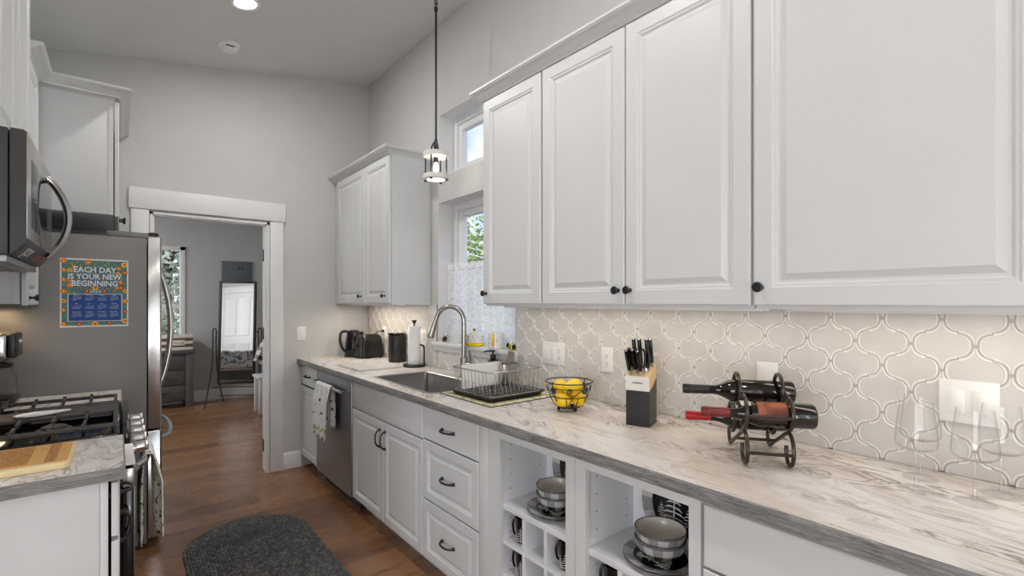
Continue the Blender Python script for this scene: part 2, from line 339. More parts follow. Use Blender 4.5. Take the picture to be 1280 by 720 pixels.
# ------------------------------------------------------------------ mesh helpers
class MB:
    def __init__(s, off=(0, 0, 0)):
        s.bm = bmesh.new(); s.mi = 0; s.T = Matrix.Identity(4); s.off = Vector(off); s.uv = None
    def v(s, p): return s.bm.verts.new(s.T @ Vector(p))
    def f(s, vs, smooth=True):
        try: fc = s.bm.faces.new(vs)
        except ValueError: return None
        fc.material_index = s.mi; fc.smooth = smooth; return fc
    def box(s, x0, x1, y0, y1, z0, z1, bev=0, seg=2):
        b = bmesh.new(); g = bmesh.ops.create_cube(b, size=1)
        sx, sy, sz = x1 - x0, y1 - y0, z1 - z0
        for q in b.verts: q.co = Vector(((x0 + x1) / 2 + q.co.x * sx, (y0 + y1) / 2 + q.co.y * sy, (z0 + z1) / 2 + q.co.z * sz))
        if bev: bmesh.ops.bevel(b, geom=b.edges[:], offset=min(bev, .49 * min(abs(sx), abs(sy), abs(sz))), segments=seg, affect='EDGES', profile=.5)
        s.merge(b); return s
    def merge(s, b):
        vm = {q: s.v(q.co) for q in b.verts}
        for fc in b.faces: s.f([vm[q] for q in fc.verts])
        b.free()
    def rings(s, rs, closed_ring=True, cap0=True, cap1=True):
        R = [[s.v(p) for p in r] for r in rs]; n = len(R[0])
        for a, b in zip(R, R[1:]):
            for i in range(n if closed_ring else n - 1):
                j = (i + 1) % n; s.f([a[i], a[j], b[j], b[i]])
        if cap0 and closed_ring: s.f(R[0][::-1])
        if cap1 and closed_ring: s.f(R[-1])
        return R
    def lathe(s, prof, c=(0, 0, 0), seg=32, axis=None, cap0=True, cap1=True):
        q = Vector((0, 0, 1)).rotation_difference(Vector(axis)).to_matrix() if axis else Matrix.Identity(3)
        rs = []
        for r, z in prof:
            r = max(r, 1e-5)
            rs.append([Vector(c) + q @ Vector((r * math.cos(2 * PI * i / seg), r * math.sin(2 * PI * i / seg), z)) for i in range(seg)])
        s.rings(rs, True, cap0, cap1); return s
    def tube(s, pts, r, seg=8, closed=False, caps=True, flat=None):
        P = [Vector(p) for p in pts]; n = len(P)
        R = r if isinstance(r, (list, tuple)) else [r] * n
        T = []
        for i in range(n):
            if closed: t = P[(i + 1) % n] - P[i - 1]
            else: t = P[min(i + 1, n - 1)] - P[max(i - 1, 0)]
            T.append(t.normalized() if t.length > 1e-9 else Vector((0, 0, 1)))
        up = Vector((0, 0, 1)) if abs(T[0].z) < .9 else Vector((1, 0, 0))
        N = (up - T[0] * up.dot(T[0])).normalized(); rs = []
        for i in range(n):
            N = (N - T[i] * N.dot(T[i])); N = N.normalized() if N.length > 1e-6 else T[i].orthogonal().normalized()
            B = T[i].cross(N)
            fl = flat or 1
            rs.append([P[i] + R[i] * (math.cos(2 * PI * k / seg) * N + fl * math.sin(2 * PI * k / seg) * B) for k in range(seg)])
        if closed: rs.append(rs[0]); 
        if closed:
            V = [[s.v(p) for p in q] for q in rs[:-1]]
            for i in range(n):
                a, b = V[i], V[(i + 1) % n]
                for k in range(seg): j = (k + 1) % seg; s.f([a[k], a[j], b[j], b[k]])
        else: s.rings(rs, True, caps, caps)
        return s
    def prism(s, poly, a, b, plane='xy'):
        def m(p, h): return {'xy': (p[0], p[1], h), 'xz': (p[0], h, p[1]), 'yz': (h, p[0], p[1])}[plane]
        s.rings([[m(p, a) for p in poly], [m(p, b) for p in poly]]); return s
    def panel(s, O, N, w, h, rings, back):
        """rectangular door or drawer front: concentric rings (inset, depth) seen from N"""
        O, N = Vector(O), Vector(N); V = Vector((0, 0, 1)); U = V.cross(N)
        rs = []
        for ins, d in [(0, back)] + rings:
            rs.append([O + U * u + V * q + N * d for u, q in ((ins, ins), (w - ins, ins), (w - ins, h - ins), (ins, h - ins))])
        R = [[s.v(p) for p in r] for r in rs]
        for a, b in zip(R, R[1:]):
            for i in range(4): j = (i + 1) % 4; s.f([a[i], a[j], b[j], b[i]], False)
        s.f(R[-1], False); s.f(R[0][::-1], False); return s
    def sweep(s, prof, path, side=1):
        """profile (out, z) carried along a flat path with mitred corners"""
        P = [Vector((p[0], p[1], 0)) for p in path]; n = len(P); rs = []
        for i in range(n):
            ds = []
            if i > 0: ds.append((P[i] - P[i - 1]).normalized())
            if i < n - 1: ds.append((P[i + 1] - P[i]).normalized())
            ns = [Vector((d.y, -d.x, 0)) * side for d in ds]
            m = ns[0] if len(ns) == 1 else (ns[0] + ns[1]) / (1 + ns[0].dot(ns[1]))
            rs.append([P[i] + m * o + Vector((0, 0, z)) for o, z in prof])
        s.rings(rs); return s
    def text(s, body, size, O, U, V, align='CENTER', depth=0.0, bold=0.0):
        cu = bpy.data.curves.new('lettering', 'FONT'); cu.body = body; cu.size = size; cu.align_x = align; cu.align_y = 'CENTER'; cu.resolution_u = 2
        cu.extrude = depth; cu.offset = bold; cu.space_line = 1.0
        ob = bpy.data.objects.new('lettering', cu); COL.objects.link(ob)
        dg = bpy.context.evaluated_depsgraph_get(); me = bpy.data.meshes.new_from_object(ob.evaluated_get(dg))
        U, V = Vector(U), Vector(V); N = U.cross(V).normalized(); O = Vector(O)
        vs = [s.v(O + U * q.co.x + V * q.co.y + N * q.co.z) for q in me.vertices]
        for p in me.polygons: s.f([vs[i] for i in p.vertices], False)
        bpy.data.objects.remove(ob); bpy.data.curves.remove(cu); bpy.data.meshes.remove(me); return s
    def disc(s, c, r, U, V, seg=10):
        c, U, V = Vector(c), Vector(U), Vector(V)
        s.f([s.v(c + r * (U * math.cos(2 * PI * k / seg) + V * math.sin(2 * PI * k / seg))) for k in range(seg)], False)
    def build(s, name, mats, parent=None, angle=35, recalc=True):
        if recalc: bmesh.ops.recalc_face_normals(s.bm, faces=s.bm.faces[:])
        if s.off.length: bmesh.ops.translate(s.bm, vec=-s.off, verts=s.bm.verts[:])
        me = bpy.data.meshes.new(name); s.bm.to_mesh(me); s.bm.free()
        for m in (mats if isinstance(mats, (list, tuple)) else [mats]): me.materials.append(M[m])
        me.set_sharp_from_angle(angle=math.radians(angle))
        o = bpy.data.objects.new(name, me); COL.objects.link(o)
        if parent: o.parent = parent
        elif s.off.length: o.location = s.off
        return o

def tag(o, label, cat, group=None, kind=None):
    if label: o['label'] = label
    if cat: o['category'] = cat
    if group: o['group'] = group
    if kind: o['kind'] = kind
    return o
def thing(name, label, cat, loc=(0, 0, 0), rz=0, group=None):
    o = bpy.data.objects.new(name, None); COL.objects.link(o); o.location = loc; o.rotation_euler = (0, 0, rz)
    o.empty_display_size = .05
    return tag(o, label, cat, group)
def struct(o): o['kind'] = 'structure'; return o
def copy_tree(o, parent=None):
    c = o.copy(); COL.objects.link(c)
    if parent: c.parent = parent
    for ch in o.children: copy_tree(ch, c)
    return c
def arc(cx, cy, r, a0, a1, n=12):
    return [(cx + r * math.cos(a0 + (a1 - a0) * i / n), cy + r * math.sin(a0 + (a1 - a0) * i / n)) for i in range(n + 1)]
def smooth_path(pts, k=6):
    P = [Vector(p) for p in pts]; out = []
    for i in range(len(P) - 1):
        p0 = P[max(i - 1, 0)]; p1, p2 = P[i], P[i + 1]; p3 = P[min(i + 2, len(P) - 1)]
        for j in range(k):
            t = j / k
            out.append(.5 * ((2 * p1) + (p2 - p0) * t + (2 * p0 - 5 * p1 + 4 * p2 - p3) * t * t + (3 * p1 - p0 - 3 * p2 + p3) * t ** 3))
    out.append(P[-1]); return out

RAISED = [(0, -.004), (.004, 0), (.052, 0), (.056, -.003), (.062, -.0045), (.068, -.010), (.074, -.010), (.092, -.002)]
RAISED_S = [(0, -.003), (.003, 0), (.042, 0), (.045, -.003), (.050, -.004), (.055, -.009), (.060, -.009), (.076, -.002)]
SLAB = [(0, -.005), (.002, -.002), (.006, 0)]
R_ = Vector((-1, 0, 0)); L_ = Vector((1, 0, 0)); NEAR = Vector((0, -1, 0))

# ================================================================== SETTING
WX, FY, BY = 1.805, 4.295, 8.0          # right wall face, far wall face, bedroom back wall face
LX = -.64                                # kitchen left wall face
def cz(x): return 3.403 + .1734 * (x - 1.805)
struct(MB().box(-4.2, 4.2, -4.2, 8.2, -.1, 0).build('floor', 'floor'))
b = MB(); b.rings([[(-4.2, -4.2, cz(-4.2)), (2.0, -4.2, cz(2.0)), (2.0, 4.40, cz(2.0)), (-4.2, 4.40, cz(-4.2))],
                   [(-4.2, -4.2, cz(-4.2) + .1), (2.0, -4.2, cz(2.0) + .1), (2.0, 4.40, cz(2.0) + .1), (-4.2, 4.40, cz(-4.2) + .1)]])
struct(b.build('ceiling', 'ceil'))
WY0, WY1 = 2.155, 3.05
WZ = [(1.08, 2.118), (2.30, 2.754)]
b = MB(); x0, x1 = WX, 2.02
b.box(x0, x1, -4.2, WY0, 0, 3.5); b.box(x0, x1, WY1, 4.45, 0, 3.5)
b.box(x0, x1, WY0, WY1, 0, WZ[0][0]); b.box(x0, x1, WY0, WY1, WZ[0][1], WZ[1][0]); b.box(x0, x1, WY0, WY1, WZ[1][1], 3.5)
struct(b.build('wall_right', 'wall'))
DX0, DX1, DZ = .175, .955, 2.04
b = MB(); b.box(-4.2, DX0, FY, 4.40, 0, 3.5); b.box(DX1, WX, FY, 4.40, 0, 3.5); b.box(DX0, DX1, FY, 4.40, DZ, 3.5)
struct(b.build('wall_far', 'wall'))
struct(MB().box(LX - .12, LX, 1.6, FY, 0, 3.1).build('wall_left', 'wall'))
b = MB(); b.box(-4.2, -3.2, -4.2, -4.0, 0, 3.5); b.box(-1.2, -.1, -4.2, -4.0, 0, 3.5); b.box(1.5, 1.805, -4.2, -4.0, 0, 3.5)
for xa, xb in ((-3.2, -1.2), (-.1, 1.5)): b.box(xa, xb, -4.2, -4.0, 0, .2); b.box(xa, xb, -4.2, -4.0, 2.5, 3.5)
struct(b.build('wall_back', 'wall'))
b = MB(); b.box(-4.2, -4.0, -4.0, -2.4, 0, 3.1); b.box(-4.2, -4.0, .4, FY, 0, 3.1); b.box(-4.2, -4.0, -2.4, .4, 0, .08); b.box(-4.2, -4.0, -2.4, .4, 2.16, 3.1)
struct(b.build('wall_west', 'wall'))
# bedroom shell
BX0, BX1 = -3.6, 1.95
BWX0, BWX1, BWZ0, BWZ1 = .22, .72, .71, 2.15
b = MB(); b.box(BX0 - .1, BWX0, BY, BY + .15, 0, 2.7); b.box(BWX1, BX1, BY, BY + .15, 0, 2.7); b.box(BWX0, BWX1, BY, BY + .15, 0, BWZ0); b.box(BWX0, BWX1, BY, BY + .15, BWZ1, 2.7)
struct(b.build('wall_bedroom_far', 'bedwall'))
struct(MB().box(BX1, BX1 + .1, 4.40, BY + .15, 0, 2.7).build('wall_bedroom_right', 'bedwall'))
b = MB(); b.box(BX0 - .1, BX0, 4.40, 5.8, 0, 2.7); b.box(BX0 - .1, BX0, 7.0, BY, 0, 2.7); b.box(BX0 - .1, BX0, 5.8, 7.0, 0, .85); b.box(BX0 - .1, BX0, 5.8, 7.0, 2.15, 2.7)
struct(b.build('wall_bedroom_left', 'bedwall'))
b = MB(); b.box(BX0, DX0, 4.40, 4.42, 0, 2.7); b.box(DX1, BX1, 4.40, 4.42, 0, 2.7); b.box(DX0, DX1, 4.40, 4.42, DZ, 2.7)
struct(b.build('wall_bedroom_near', 'bedwall'))
struct(MB().box(BX0 - .1, BX1 + .1, 4.40, BY + .15, 2.6, 2.7).build('ceiling_bedroom', 'ceil'))
# baseboards
def base_prof(h=.135): return [(0, 0), (.014, 0), (.014, h - .02), (.009, h - .006), (.004, h), (0, h)]
struct(MB().sweep(base_prof(), [(1.055, FY), (1.2, FY)], 1).build('baseboard_far', 'trim'))
struct(MB().sweep(base_prof(.15), [(BX0, BY), (BX1, BY)], 1).build('baseboard_bedroom', 'trim'))
# door casing, jamb, header
b = MB()
b.box(DX0 - .105, DX0 - .004, FY - .02, FY, 0, DZ + .01, .002); b.box(DX1 + .004, DX1 + .105, FY - .02, FY, 0, DZ + .01, .002)
b.box(DX0 - .118, DX1 + .122, FY - .028, FY, DZ + .012, DZ + .160, .003)
struct(b.build('trim_1', 'trim'))
b = MB(); b.box(DX0, DX0 + .018, FY - .012, 4.435, 0, DZ); b.box(DX1 - .018, DX1, FY - .012, 4.435, 0, DZ); b.box(DX0, DX1, FY - .012, 4.435, DZ - .018, DZ)
b.box(DX1 - .027, DX1 - .018, FY + .002, FY + .030, 0, DZ - .018); b.box(DX0 + .018, DX0 + .027, FY + .002, FY + .030, 0, DZ - .018); b.box(DX0 + .018, DX1 - .018, FY + .002, FY + .030, DZ - .027, DZ - .018)
dj = struct(b.build('door_1', 'trim'))
for z in (1.78, 1.13, .20):
    h = MB(); h.box(DX1 - .0215, DX1 - .018, FY + .093, 4.432, z - .05, z + .05, .001); h.tube([(DX1 - .012, 4.442, z - .052), (DX1 - .012, 4.442, z + .052)], .007)
    h.build('hinge', 'iron', dj)
# bedroom door leaf folded back flat against the bedroom side of the wall
b = MB(); b.box(DX1 + .012, DX1 + .79, 4.428, 4.466, .012, DZ - .025, .002)
struct(b.build('door_2', 'trim'))

# kitchen window and clerestory: white returns, vinyl frames, panes
def window(n, y0, y1, z0, z1, xf, sash=.045):
    b = MB(); t = .006
    b.box(WX + .001, xf, y1 - t, y1, z0, z1); b.box(WX + .001, xf, y0, y0 + t, z0, z1); b.box(WX + .001, xf, y0, y1, z1 - t, z1); b.box(WX + .001, xf, y0, y1, z0, z0 + t)
    f0, f1 = xf, xf + .075
    def frame(b, a, c, d, e, w, x0, x1):
        b.box(x0, x1, a, a + w, d, e, .004); b.box(x0, x1, c - w, c, d, e, .004); b.box(x0, x1, a + w, c - w, d, d + w, .004); b.box(x0, x1, a + w, c - w, e - w, e, .004)
    frame(b, y0, y1, z0, z1, .055, f0, f1)
    o = struct(b.build(f'window_{n}', 'trim'))
    s = MB(); frame(s, y0 + .055, y1 - .055, z0 + .055, z1 - .055, sash, f0 + .018, f1 - .008); s.build('sash', 'trim', o)
    p = MB(); p.box(f0 + .04, f0 + .044, y0 + .09, y1 - .09, z0 + .09, z1 - .09); p.build('pane', 'pane', o)
    return o
window(1, WY0, WY1, *WZ[0], 1.93); window(2, WY0, WY1, *WZ[1], 1.93)
b = MB(); b.box(1.765, 1.93, WY0 - .03, WY1 + .03, 1.080, 1.105, .004); b.box(1.782, 1.803, WY0 - .02, WY1 + .02, 1.045, 1.080, .002)
struct(b.build('trim_2', 'trim'))
# bedroom window
b = MB(); y0 = BY - .015
b.box(BWX0 - .0, BWX1, y0, BY + .10, BWZ0, BWZ0 + .05, .003); b.box(BWX0, BWX1, y0, BY + .10, BWZ1 - .05, BWZ1, .003)
b.box(BWX1 - .06, BWX1, y0, BY + .10, BWZ0, BWZ1, .003); b.box(BWX0, BWX0 + .06, y0, BY + .10, BWZ0, BWZ1, .003); b.box(BWX0 + .06, BWX1 - .06, BY + .02, BY + .07, 1.30, 1.36, .003)
w3 = struct(b.build('window_3', 'trim'))
MB().box(BWX0 + .06, BWX1 - .06, BY + .045, BY + .05, BWZ0 + .05, BWZ1 - .05).build('pane', 'pane', w3)
for i, (xa, xb) in enumerate(((-3.2, -1.2), (-.1, 1.5))):  # unseen windows made up for the fill lights behind the camera
    b = MB(); b.box(xa, xb, -4.15, -4.02, .2, .27, .004); b.box(xa, xb, -4.15, -4.02, 2.43, 2.5, .004); b.box(xa, xa + .07, -4.15, -4.02, .27, 2.43, .004); b.box(xb - .07, xb, -4.15, -4.02, .27, 2.43, .004); b.box((xa + xb) / 2 - .03, (xa + xb) / 2 + .03, -4.15, -4.02, .27, 2.43, .004)
    o = struct(b.build(f'window_{4 + i}', 'trim')); MB().box(xa + .07, xb - .07, -4.1, -4.095, .27, 2.43).build('pane', 'pane', o)
for i, (xx, ya, yb, za, zb) in enumerate(((-4.0, -2.4, .4, .08, 2.16), (BX0, 5.8, 7.0, .85, 2.15))):  # living-side and bedroom windows, unseen, made up for their fill lights
    b = MB(); b.box(xx - .1, xx - .01, ya, yb, za, za + .07, .004); b.box(xx - .1, xx - .01, ya, yb, zb - .07, zb, .004); b.box(xx - .1, xx - .01, ya, ya + .07, za, zb, .004); b.box(xx - .1, xx - .01, yb - .07, yb, za, zb, .004)
    o = struct(b.build(f'window_{6 + i}', 'trim')); MB().box(xx - .06, xx - .055, ya + .07, yb - .07, za + .07, zb - .07).build('pane', 'pane', o)

# arabesque backsplash -------------------------------------------------
def tile_outline(w, h, d):
    q = []
    half = [(.45 - .365 * math.cos(PI / 2 * i / 7), .94 - .39 * math.sin(PI / 2 * i / 7)) for i in range(8)] + [(.478, .545)]
    if d > .004: half = [(.5 - .415 * math.cos(PI / 2 * i / 9), .94 - .44 * math.sin(PI / 2 * i / 9)) for i in range(9)]
    q = half + [(.5, .5)] + [(1 - x, 1 - y) for x, y in half[::-1]]
    pts = [Vector((x * w / 2, y * h / 2)) for x, y in q]; out = []
    for i, p in enumerate(pts):
        t = (pts[min(i + 1, len(pts) - 1)] - pts[max(i - 1, 0)]).normalized(); n = Vector((t.y, -t.x))
        if n.dot(p) > 0: n = -n
        o = p + n * d
        out.append(Vector((max(o.x, .0030 - d * .25), max(o.y, .0030 - d * .25))))
    quad = [(out[0].x, min(out[0].y, h / 2 - d))] if 0 else []
    quad += [(p.x, p.y) for p in out]
    return quad + [(x, -y) for x, y in quad[::-1]] + [(-x, -y) for x, y in quad] + [(-x, y) for x, y in quad[::-1]]
TW, TH = .137, .143
def splash(name, areas):
    b = MB()
    lv = [(.0016, .0), (.0026, .0035), (.0046, .0046), (.0064, .0040), (.0078, .0032)]
    lo = [tile_outline(TW, TH, d) for d, _ in lv]
    xs = WX - .006
    for (y0, y1, z0, z1) in areas:
        b.mi = 1; b.box(xs, WX, y0, y1, z0, z1)
        for m in range(-3, 3):
            for k in range(-10, 30):
                for oy, oz in ((.552, 1.2725), (.4835, 1.344)):
                    cy, cz_ = oy + TW * k, oz + TH * m
                    if cy < y0 - TW or cy > y1 + TW or cz_ < z0 - TH or cz_ > z1 + TH: continue
                    polys = [[(min(max(cy + p[0], y0 + .0005), y1 - .0005), min(max(cz_ + p[1], z0 + .0005), z1 - .0005)) for p in q] for q in lo]
                    V = [[b.v((xs - lv[i][1], p[0], p[1])) for p in polys[i]] for i in range(len(lv))]
                    n = len(V[0])
                    for i in range(len(lv) - 1):
                        b.mi = 0 if i >= 3 else 2
                        for j in range(n): b.f([V[i][j], V[i][(j + 1) % n], V[i + 1][(j + 1) % n], V[i + 1][j]], False)
                    b.mi = 0; q = polys[-1]; keep = [j for j in range(n) if (q[j][0] - q[j - 1][0]) ** 2 + (q[j][1] - q[j - 1][1]) ** 2 > 1e-9]
                    c_ = b.v((xs - lv[-1][1], sum(p[0] for p in q) / n, sum(p[1] for p in q) / n))
                    for j in range(n): b.f([V[-1][j], V[-1][(j + 1) % n], c_], False)
    return struct(b.build(name, ['tile', 'grout', 'tilerim'], angle=8))
splash('backsplash', [(-.6, WY0 - .002, .914, 1.374), (WY0 - .002, WY1 + .002, .914, 1.046), (WY1 + .002, FY - .001, .914, 1.374)])

# ================================================================== CABINET HARDWARE
def pull(parent, c, N, vertical, L=.105, off=(0, 0, 0)):
    """black arched pull with flared feet"""
    N = Vector(N); A = Vector((0, 0, 1)) if vertical else Vector((0, 0, 1)).cross(N); c = Vector(c)
    b = MB(off); pts = []; rr = []
    for t, h, r in ((-.5, .004, .0085), (-.47, .012, .0062), (-.40, .022, .0050), (-.25, .030, .0046), (0, .033, .0048), (.25, .030, .0046), (.40, .022, .0050), (.47, .012, .0062), (.5, .004, .0085)):
        pts.append(c + A * (t * L) + N * h); rr.append(r)
    b.tube(pts, rr, 8)
    for s_ in (-1, 1): b.lathe([(.0, 0), (.009, 0), (.009, .003), (.006, .006), (0, .006)], c + A * (s_ * L * .5), 12, tuple(N))
    return b.build('handle', 'iron', parent)
def knob(parent, c, N, off=(0, 0, 0)):
    b = MB(off); b.lathe([(0, 0), (.008, 0), (.008, .003), (.005, .006), (.005, .014), (.0095, .019), (.0145, .023), (.0155, .028), (.012, .032), (0, .033)], c, 20, tuple(N))
    return b.build('knob', 'iron', parent)

# ================================================================== RIGHT UPPER CABINETS
UX, UZ0, UZ1 = 1.475, 1.372, 2.438
def upper(name, label, y0, y1, doors, xf=UX, xb=WX - .001, N=R_, z0=UZ0, z1=UZ1, near_stile=True, group=None):
    off = (xb, (y0 + y1) / 2, z0); t = thing(name, label, 'cabinet', off, group=group)
    xc = xf - N.x * .021
    b = MB(off); lo, hi = min(xc, xb), max(xc, xb)
    b.box(lo, hi, y0, y0 + .018, z0, z1); b.box(lo, hi, y1 - .018, y1, z0, z1); b.box(lo, hi, y0 + .018, y1 - .018, z1 - .02, z1); b.box(lo + (.02 if N.x < 0 else 0), hi - (.01 if N.x < 0 else 0), y0 + .018, y1 - .018, z0 + .018, z0 + .036)
    bk = (xb - .01, xb) if N.x < 0 else (xb, xb + .01)
    b.box(*bk, y0 + .018, y1 - .018, z0, z1 - .02)
    fr = (xc, xc + .02) if N.x < 0 else (xc - .02, xc)
    b.box(*fr, y0 + .018, y1 - .018, z0, z0 + .04); b.box(*fr, y0 + .018, y1 - .018, z1 - .04, z1 - .02)
    b.build('body', 'cab', t)
    for (ya, yb, ky) in doors:
        d = MB(off)
        if N.x < 0: d.panel((xf, yb, z0 + .011), N, yb - ya, z1 - z0 - .014, RAISED, -.019)
        else: d.panel((xf, ya, z0 + .011), N, yb - ya, z1 - z0 - .014, RAISED, -.019)
        dd = d.build('door', 'cab', t, 20)
        if ky is not None: knob(dd, (xf, ky, z0 + .065), N, off)
    return t
upper('wall_cabinet', 'white wall cabinet with one raised-panel door nearest the kitchen window', 1.592, 2.034, [(1.595, 2.036, 2.005)])
upper('wall_cabinet', 'white two-door wall cabinet with paired black knobs above the knife block', .660, 1.588, [(1.131, 1.585, 1.158), (.664, 1.126, 1.103)])
upper('wall_cabinet', 'white wide-door wall cabinet at right above the wine glasses and wine rack', -.56, .655, [(.048, .655, .632), (-.557, .043, None)])
upper('wall_cabinet', 'white two-door wall cabinet in the far corner above the toaster', 3.160, 4.215, [(3.145 + .02, 3.603, 3.20 - .0 + .03), (3.608, 4.205, 3.66)])
b = MB((1.475, 4.25, UZ0)); b.box(1.496, 1.52, 4.215, FY - .001, UZ0, UZ1)
struct(b.build('trim_3', 'cab'))
CROWN = [(-.02, 2.436), (.004, 2.436), (.006, 2.444), (.012, 2.447), (.020, 2.455), (.036, 2.466), (.046, 2.470), (.048, 2.474), (.052, 2.476), (.052, 2.486), (-.02, 2.486)]
struct(MB().sweep(CROWN, [(WX - .001, 2.034), (UX, 2.034), (UX, -.56)], 1).build('trim_4', 'cab'))
struct(MB().sweep(CROWN, [(UX, FY - .001), (UX, 3.160), (WX - .001, 3.160)], 1).build('trim_5', 'cab'))
# slim light rails hold the strips under the cabinets
for i, (ya, yb) in enumerate(((.67, 1.98), (-.5, .60), (3.23, 4.13))):
    tag(MB((1.60, (ya + yb) / 2, 1.365)).box(1.57, 1.63, ya, yb, 1.3635, 1.389, .002).build('light_strip', 'wplastic'),
        ['slim white light strip under the two wall cabinets nearest the window', 'slim white light strip under the right-hand wall cabinet', 'slim white light strip under the far corner wall cabinet'][i], 'light strip')

# ================================================================== RIGHT BASE RUN
CX = 1.17; BF = 1.197; TK = .105
def base_off(y0, y1): return (1.49, (y0 + y1) / 2, 0)
def base_cab(label, y0, y1, fronts, open_toe=False):
    """fronts: list of (kind, ya, yb, za, zb, handle)"""
    off = base_off(y0, y1); t = thing('base_cabinet', label, 'cabinet', off)
    b = MB(off); xb = WX - .02; xc = BF + .021
    b.box(xc, xb, y0, y0 + .018, TK, .875); b.box(xc, xb, y1 - .018, y1, TK, .875); b.box(xc, xb, y0 + .018, y1 - .018, TK, TK + .018)
    b.box(xb - .01, xb, y0 + .018, y1 - .018, TK + .018, .875)
    b.box(xc, xc + .02, y0 + .018, y1 - .018, .835, .875); b.box(xc + .075, xc + .09, y0, y1, 0.0, TK)
    b.build('body', 'cab', t)
    for kind, ya, yb, za, zb, hd in fronts:
        d = MB(off); d.panel((BF, yb, za), R_, yb - ya, zb - za, SLAB if kind == 'slab' else RAISED_S, -.019)
        dd = d.build('drawer' if kind in ('slab', 'draw') else ('front_panel' if kind == 'false' else 'door'), 'cab', t, 20)
        if hd == 'h': pull(dd, (BF, (ya + yb) / 2 , (za + zb) / 2 + .0), R_, False, .1, off)
        elif hd: pull(dd, (BF, hd, zb - .10), R_, True, .1, off)
    return t
base_cab('white narrow base cabinet in the far corner left of the dishwasher', 3.850, 4.292, [('slab', 3.853, 4.285, .705, .862, 'h'), ('door', 3.853, 4.285, .108, .690, None)])
sc_ = base_cab('white two-door base cabinet under the sink with vertical black pulls', 2.176, 3.120, [('door', 2.652, 3.116, .108, .690, 2.685), ('door', 2.179, 2.646, .108, .690, 2.615)])
off = base_off(2.176, 3.120); MB(off).panel((BF, 3.117, .695), R_, 3.117 - 2.178, .172, SLAB, -.019).build('false_front', 'cab', sc_)
base_cab('white three-drawer base cabinet between the sink cabinet and open shelves', 1.686, 2.173, [('slab', 1.689, 2.171, .703, .866, 'h'), ('draw', 1.689, 2.171, .404, .697, 'h'), ('draw', 1.689, 2.171, .108, .398, 'h')])
base_cab('white drawer base cabinet at right under the wine rack end of the counter', -.30, .668, [('slab', -.27, .662, .693, .857, 'h'), ('draw', -.27, .662, .404, .687, None), ('draw', -.27, .662, .108, .398, None)])
# fluted filler beside the drawers
b = MB((BF, 1.64, .11)); b.box(BF + .002, BF + .02, 1.622, 1.684, TK, .875, .002)
tag(b.build('filler_panel', 'cab'), 'narrow white filler panel between the drawers and open shelves', 'panel')

def open_cab(label, y0, y1, oy0, oy1, cubbies):
    off = base_off(y0, y1); t = thing('open_shelf_cabinet', label, 'cabinet', off)
    xb = 1.475; xc = BF + .004; b = MB(off)
    b.box(xc, xc + .02, oy1, y1, TK, .875); b.box(xc, xc + .02, y0, oy0, TK, .875); b.box(xc, xc + .02, oy0, oy1, .838, .875); b.box(xc, xc + .02, oy0, oy1, TK, .145)
    b.build('face_frame', 'cab', t)
    xs = xc + .02
    for ya, yb, dr in ((oy1 + .004, oy1 + .020, -1), (oy0 - .020, oy0 - .004, 1)):
        b = MB(off); b.box(xs, xb, ya, yb, TK, .875)
        b.mi = 1; yy = ya if dr < 0 else yb
        for xx in (xs + .04, xb - .05):
            for zz in (.62, .68, .74, .80, .50, .44, .32, .24):
                b.lathe([(.0028, -.0002), (.0028, .0006), (0, .0006)], (xx, yy, zz), 8, (0, dr, 0))
        b.build('side_panel', ['cabin', 'darkgap'], t)
    MB(off).box(xb - .008, xb, oy0 - .02, oy1 + .02, TK, .875).build('back_panel', 'cabin', t)
    MB(off).box(xs, xb - .008, oy0 - .003, oy1 + .003, .545, .570, .001).build('shelf', 'cabin', t)
    MB(off).box(xs, xb - .008, oy0 - .003, oy1 + .003, TK + .005, .145, .001).build('bottom_panel', 'cabin', t)
    MB(off).box(xs + .055, xs + .07, y0, y1, 0, TK).build('toe_kick', 'cab', t)
    w = (oy1 - oy0) / 3
    for k in (1, 2):
        MB(off).box(xs, xb - .009, oy0 + w * k - .008, oy0 + w * k + .008, .146, .5445).build('divider', 'cabin', t)
    for z in (.4115, .278):
        for k in range(3):
            ya, yb = oy0 + w * k + (.008 if k else -.003), oy0 + w * (k + 1) - (.008 if k < 2 else -.003)
            MB(off).box(xs, xb - .009, ya, yb, z - .008, z + .008).build('shelf', 'cabin', t)
    return t
open_cab('white open shelf cabinet beside the drawers with dishes above cubbies', 1.127, 1.620, 1.170, 1.541, True)
open_cab('white open shelf cabinet at centre right with large stacked bowls', .670, 1.125, .705, 1.078, True)

# ---- dishwasher
DWY0, DWY1 = 3.124, 3.846; off = base_off(DWY0, DWY1)
t = thing('dishwasher', 'dark stainless dishwasher with a bar handle left of the sink cabinet', 'dishwasher', off)
MB(off).box(BF + .03, WX - .03, DWY0 + .004, DWY1 - .004, .10, .872).build('tub', 'mwside', t)
b = MB(off); b.box(BF - .006, BF + .028, DWY0 + .003, DWY1 - .003, .095, .866, .006, 3); b.build('door', 'ssd', t)
b = MB(off); b.box(BF + .06, BF + .08, DWY0 + .01, DWY1 - .01, 0.001, .095); b.build('toe_kick', 'black', t)
b = MB(off); hz = .795
b.tube([(1.140, DWY0 + .05, hz), (1.140, DWY1 - .05, hz)], .012, 12)
for y in (DWY0 + .07, DWY1 - .07): b.tube([(1.140, y, hz), (BF - .004, y, hz)], .009, 10)
b.build('handle', 'ss', t)
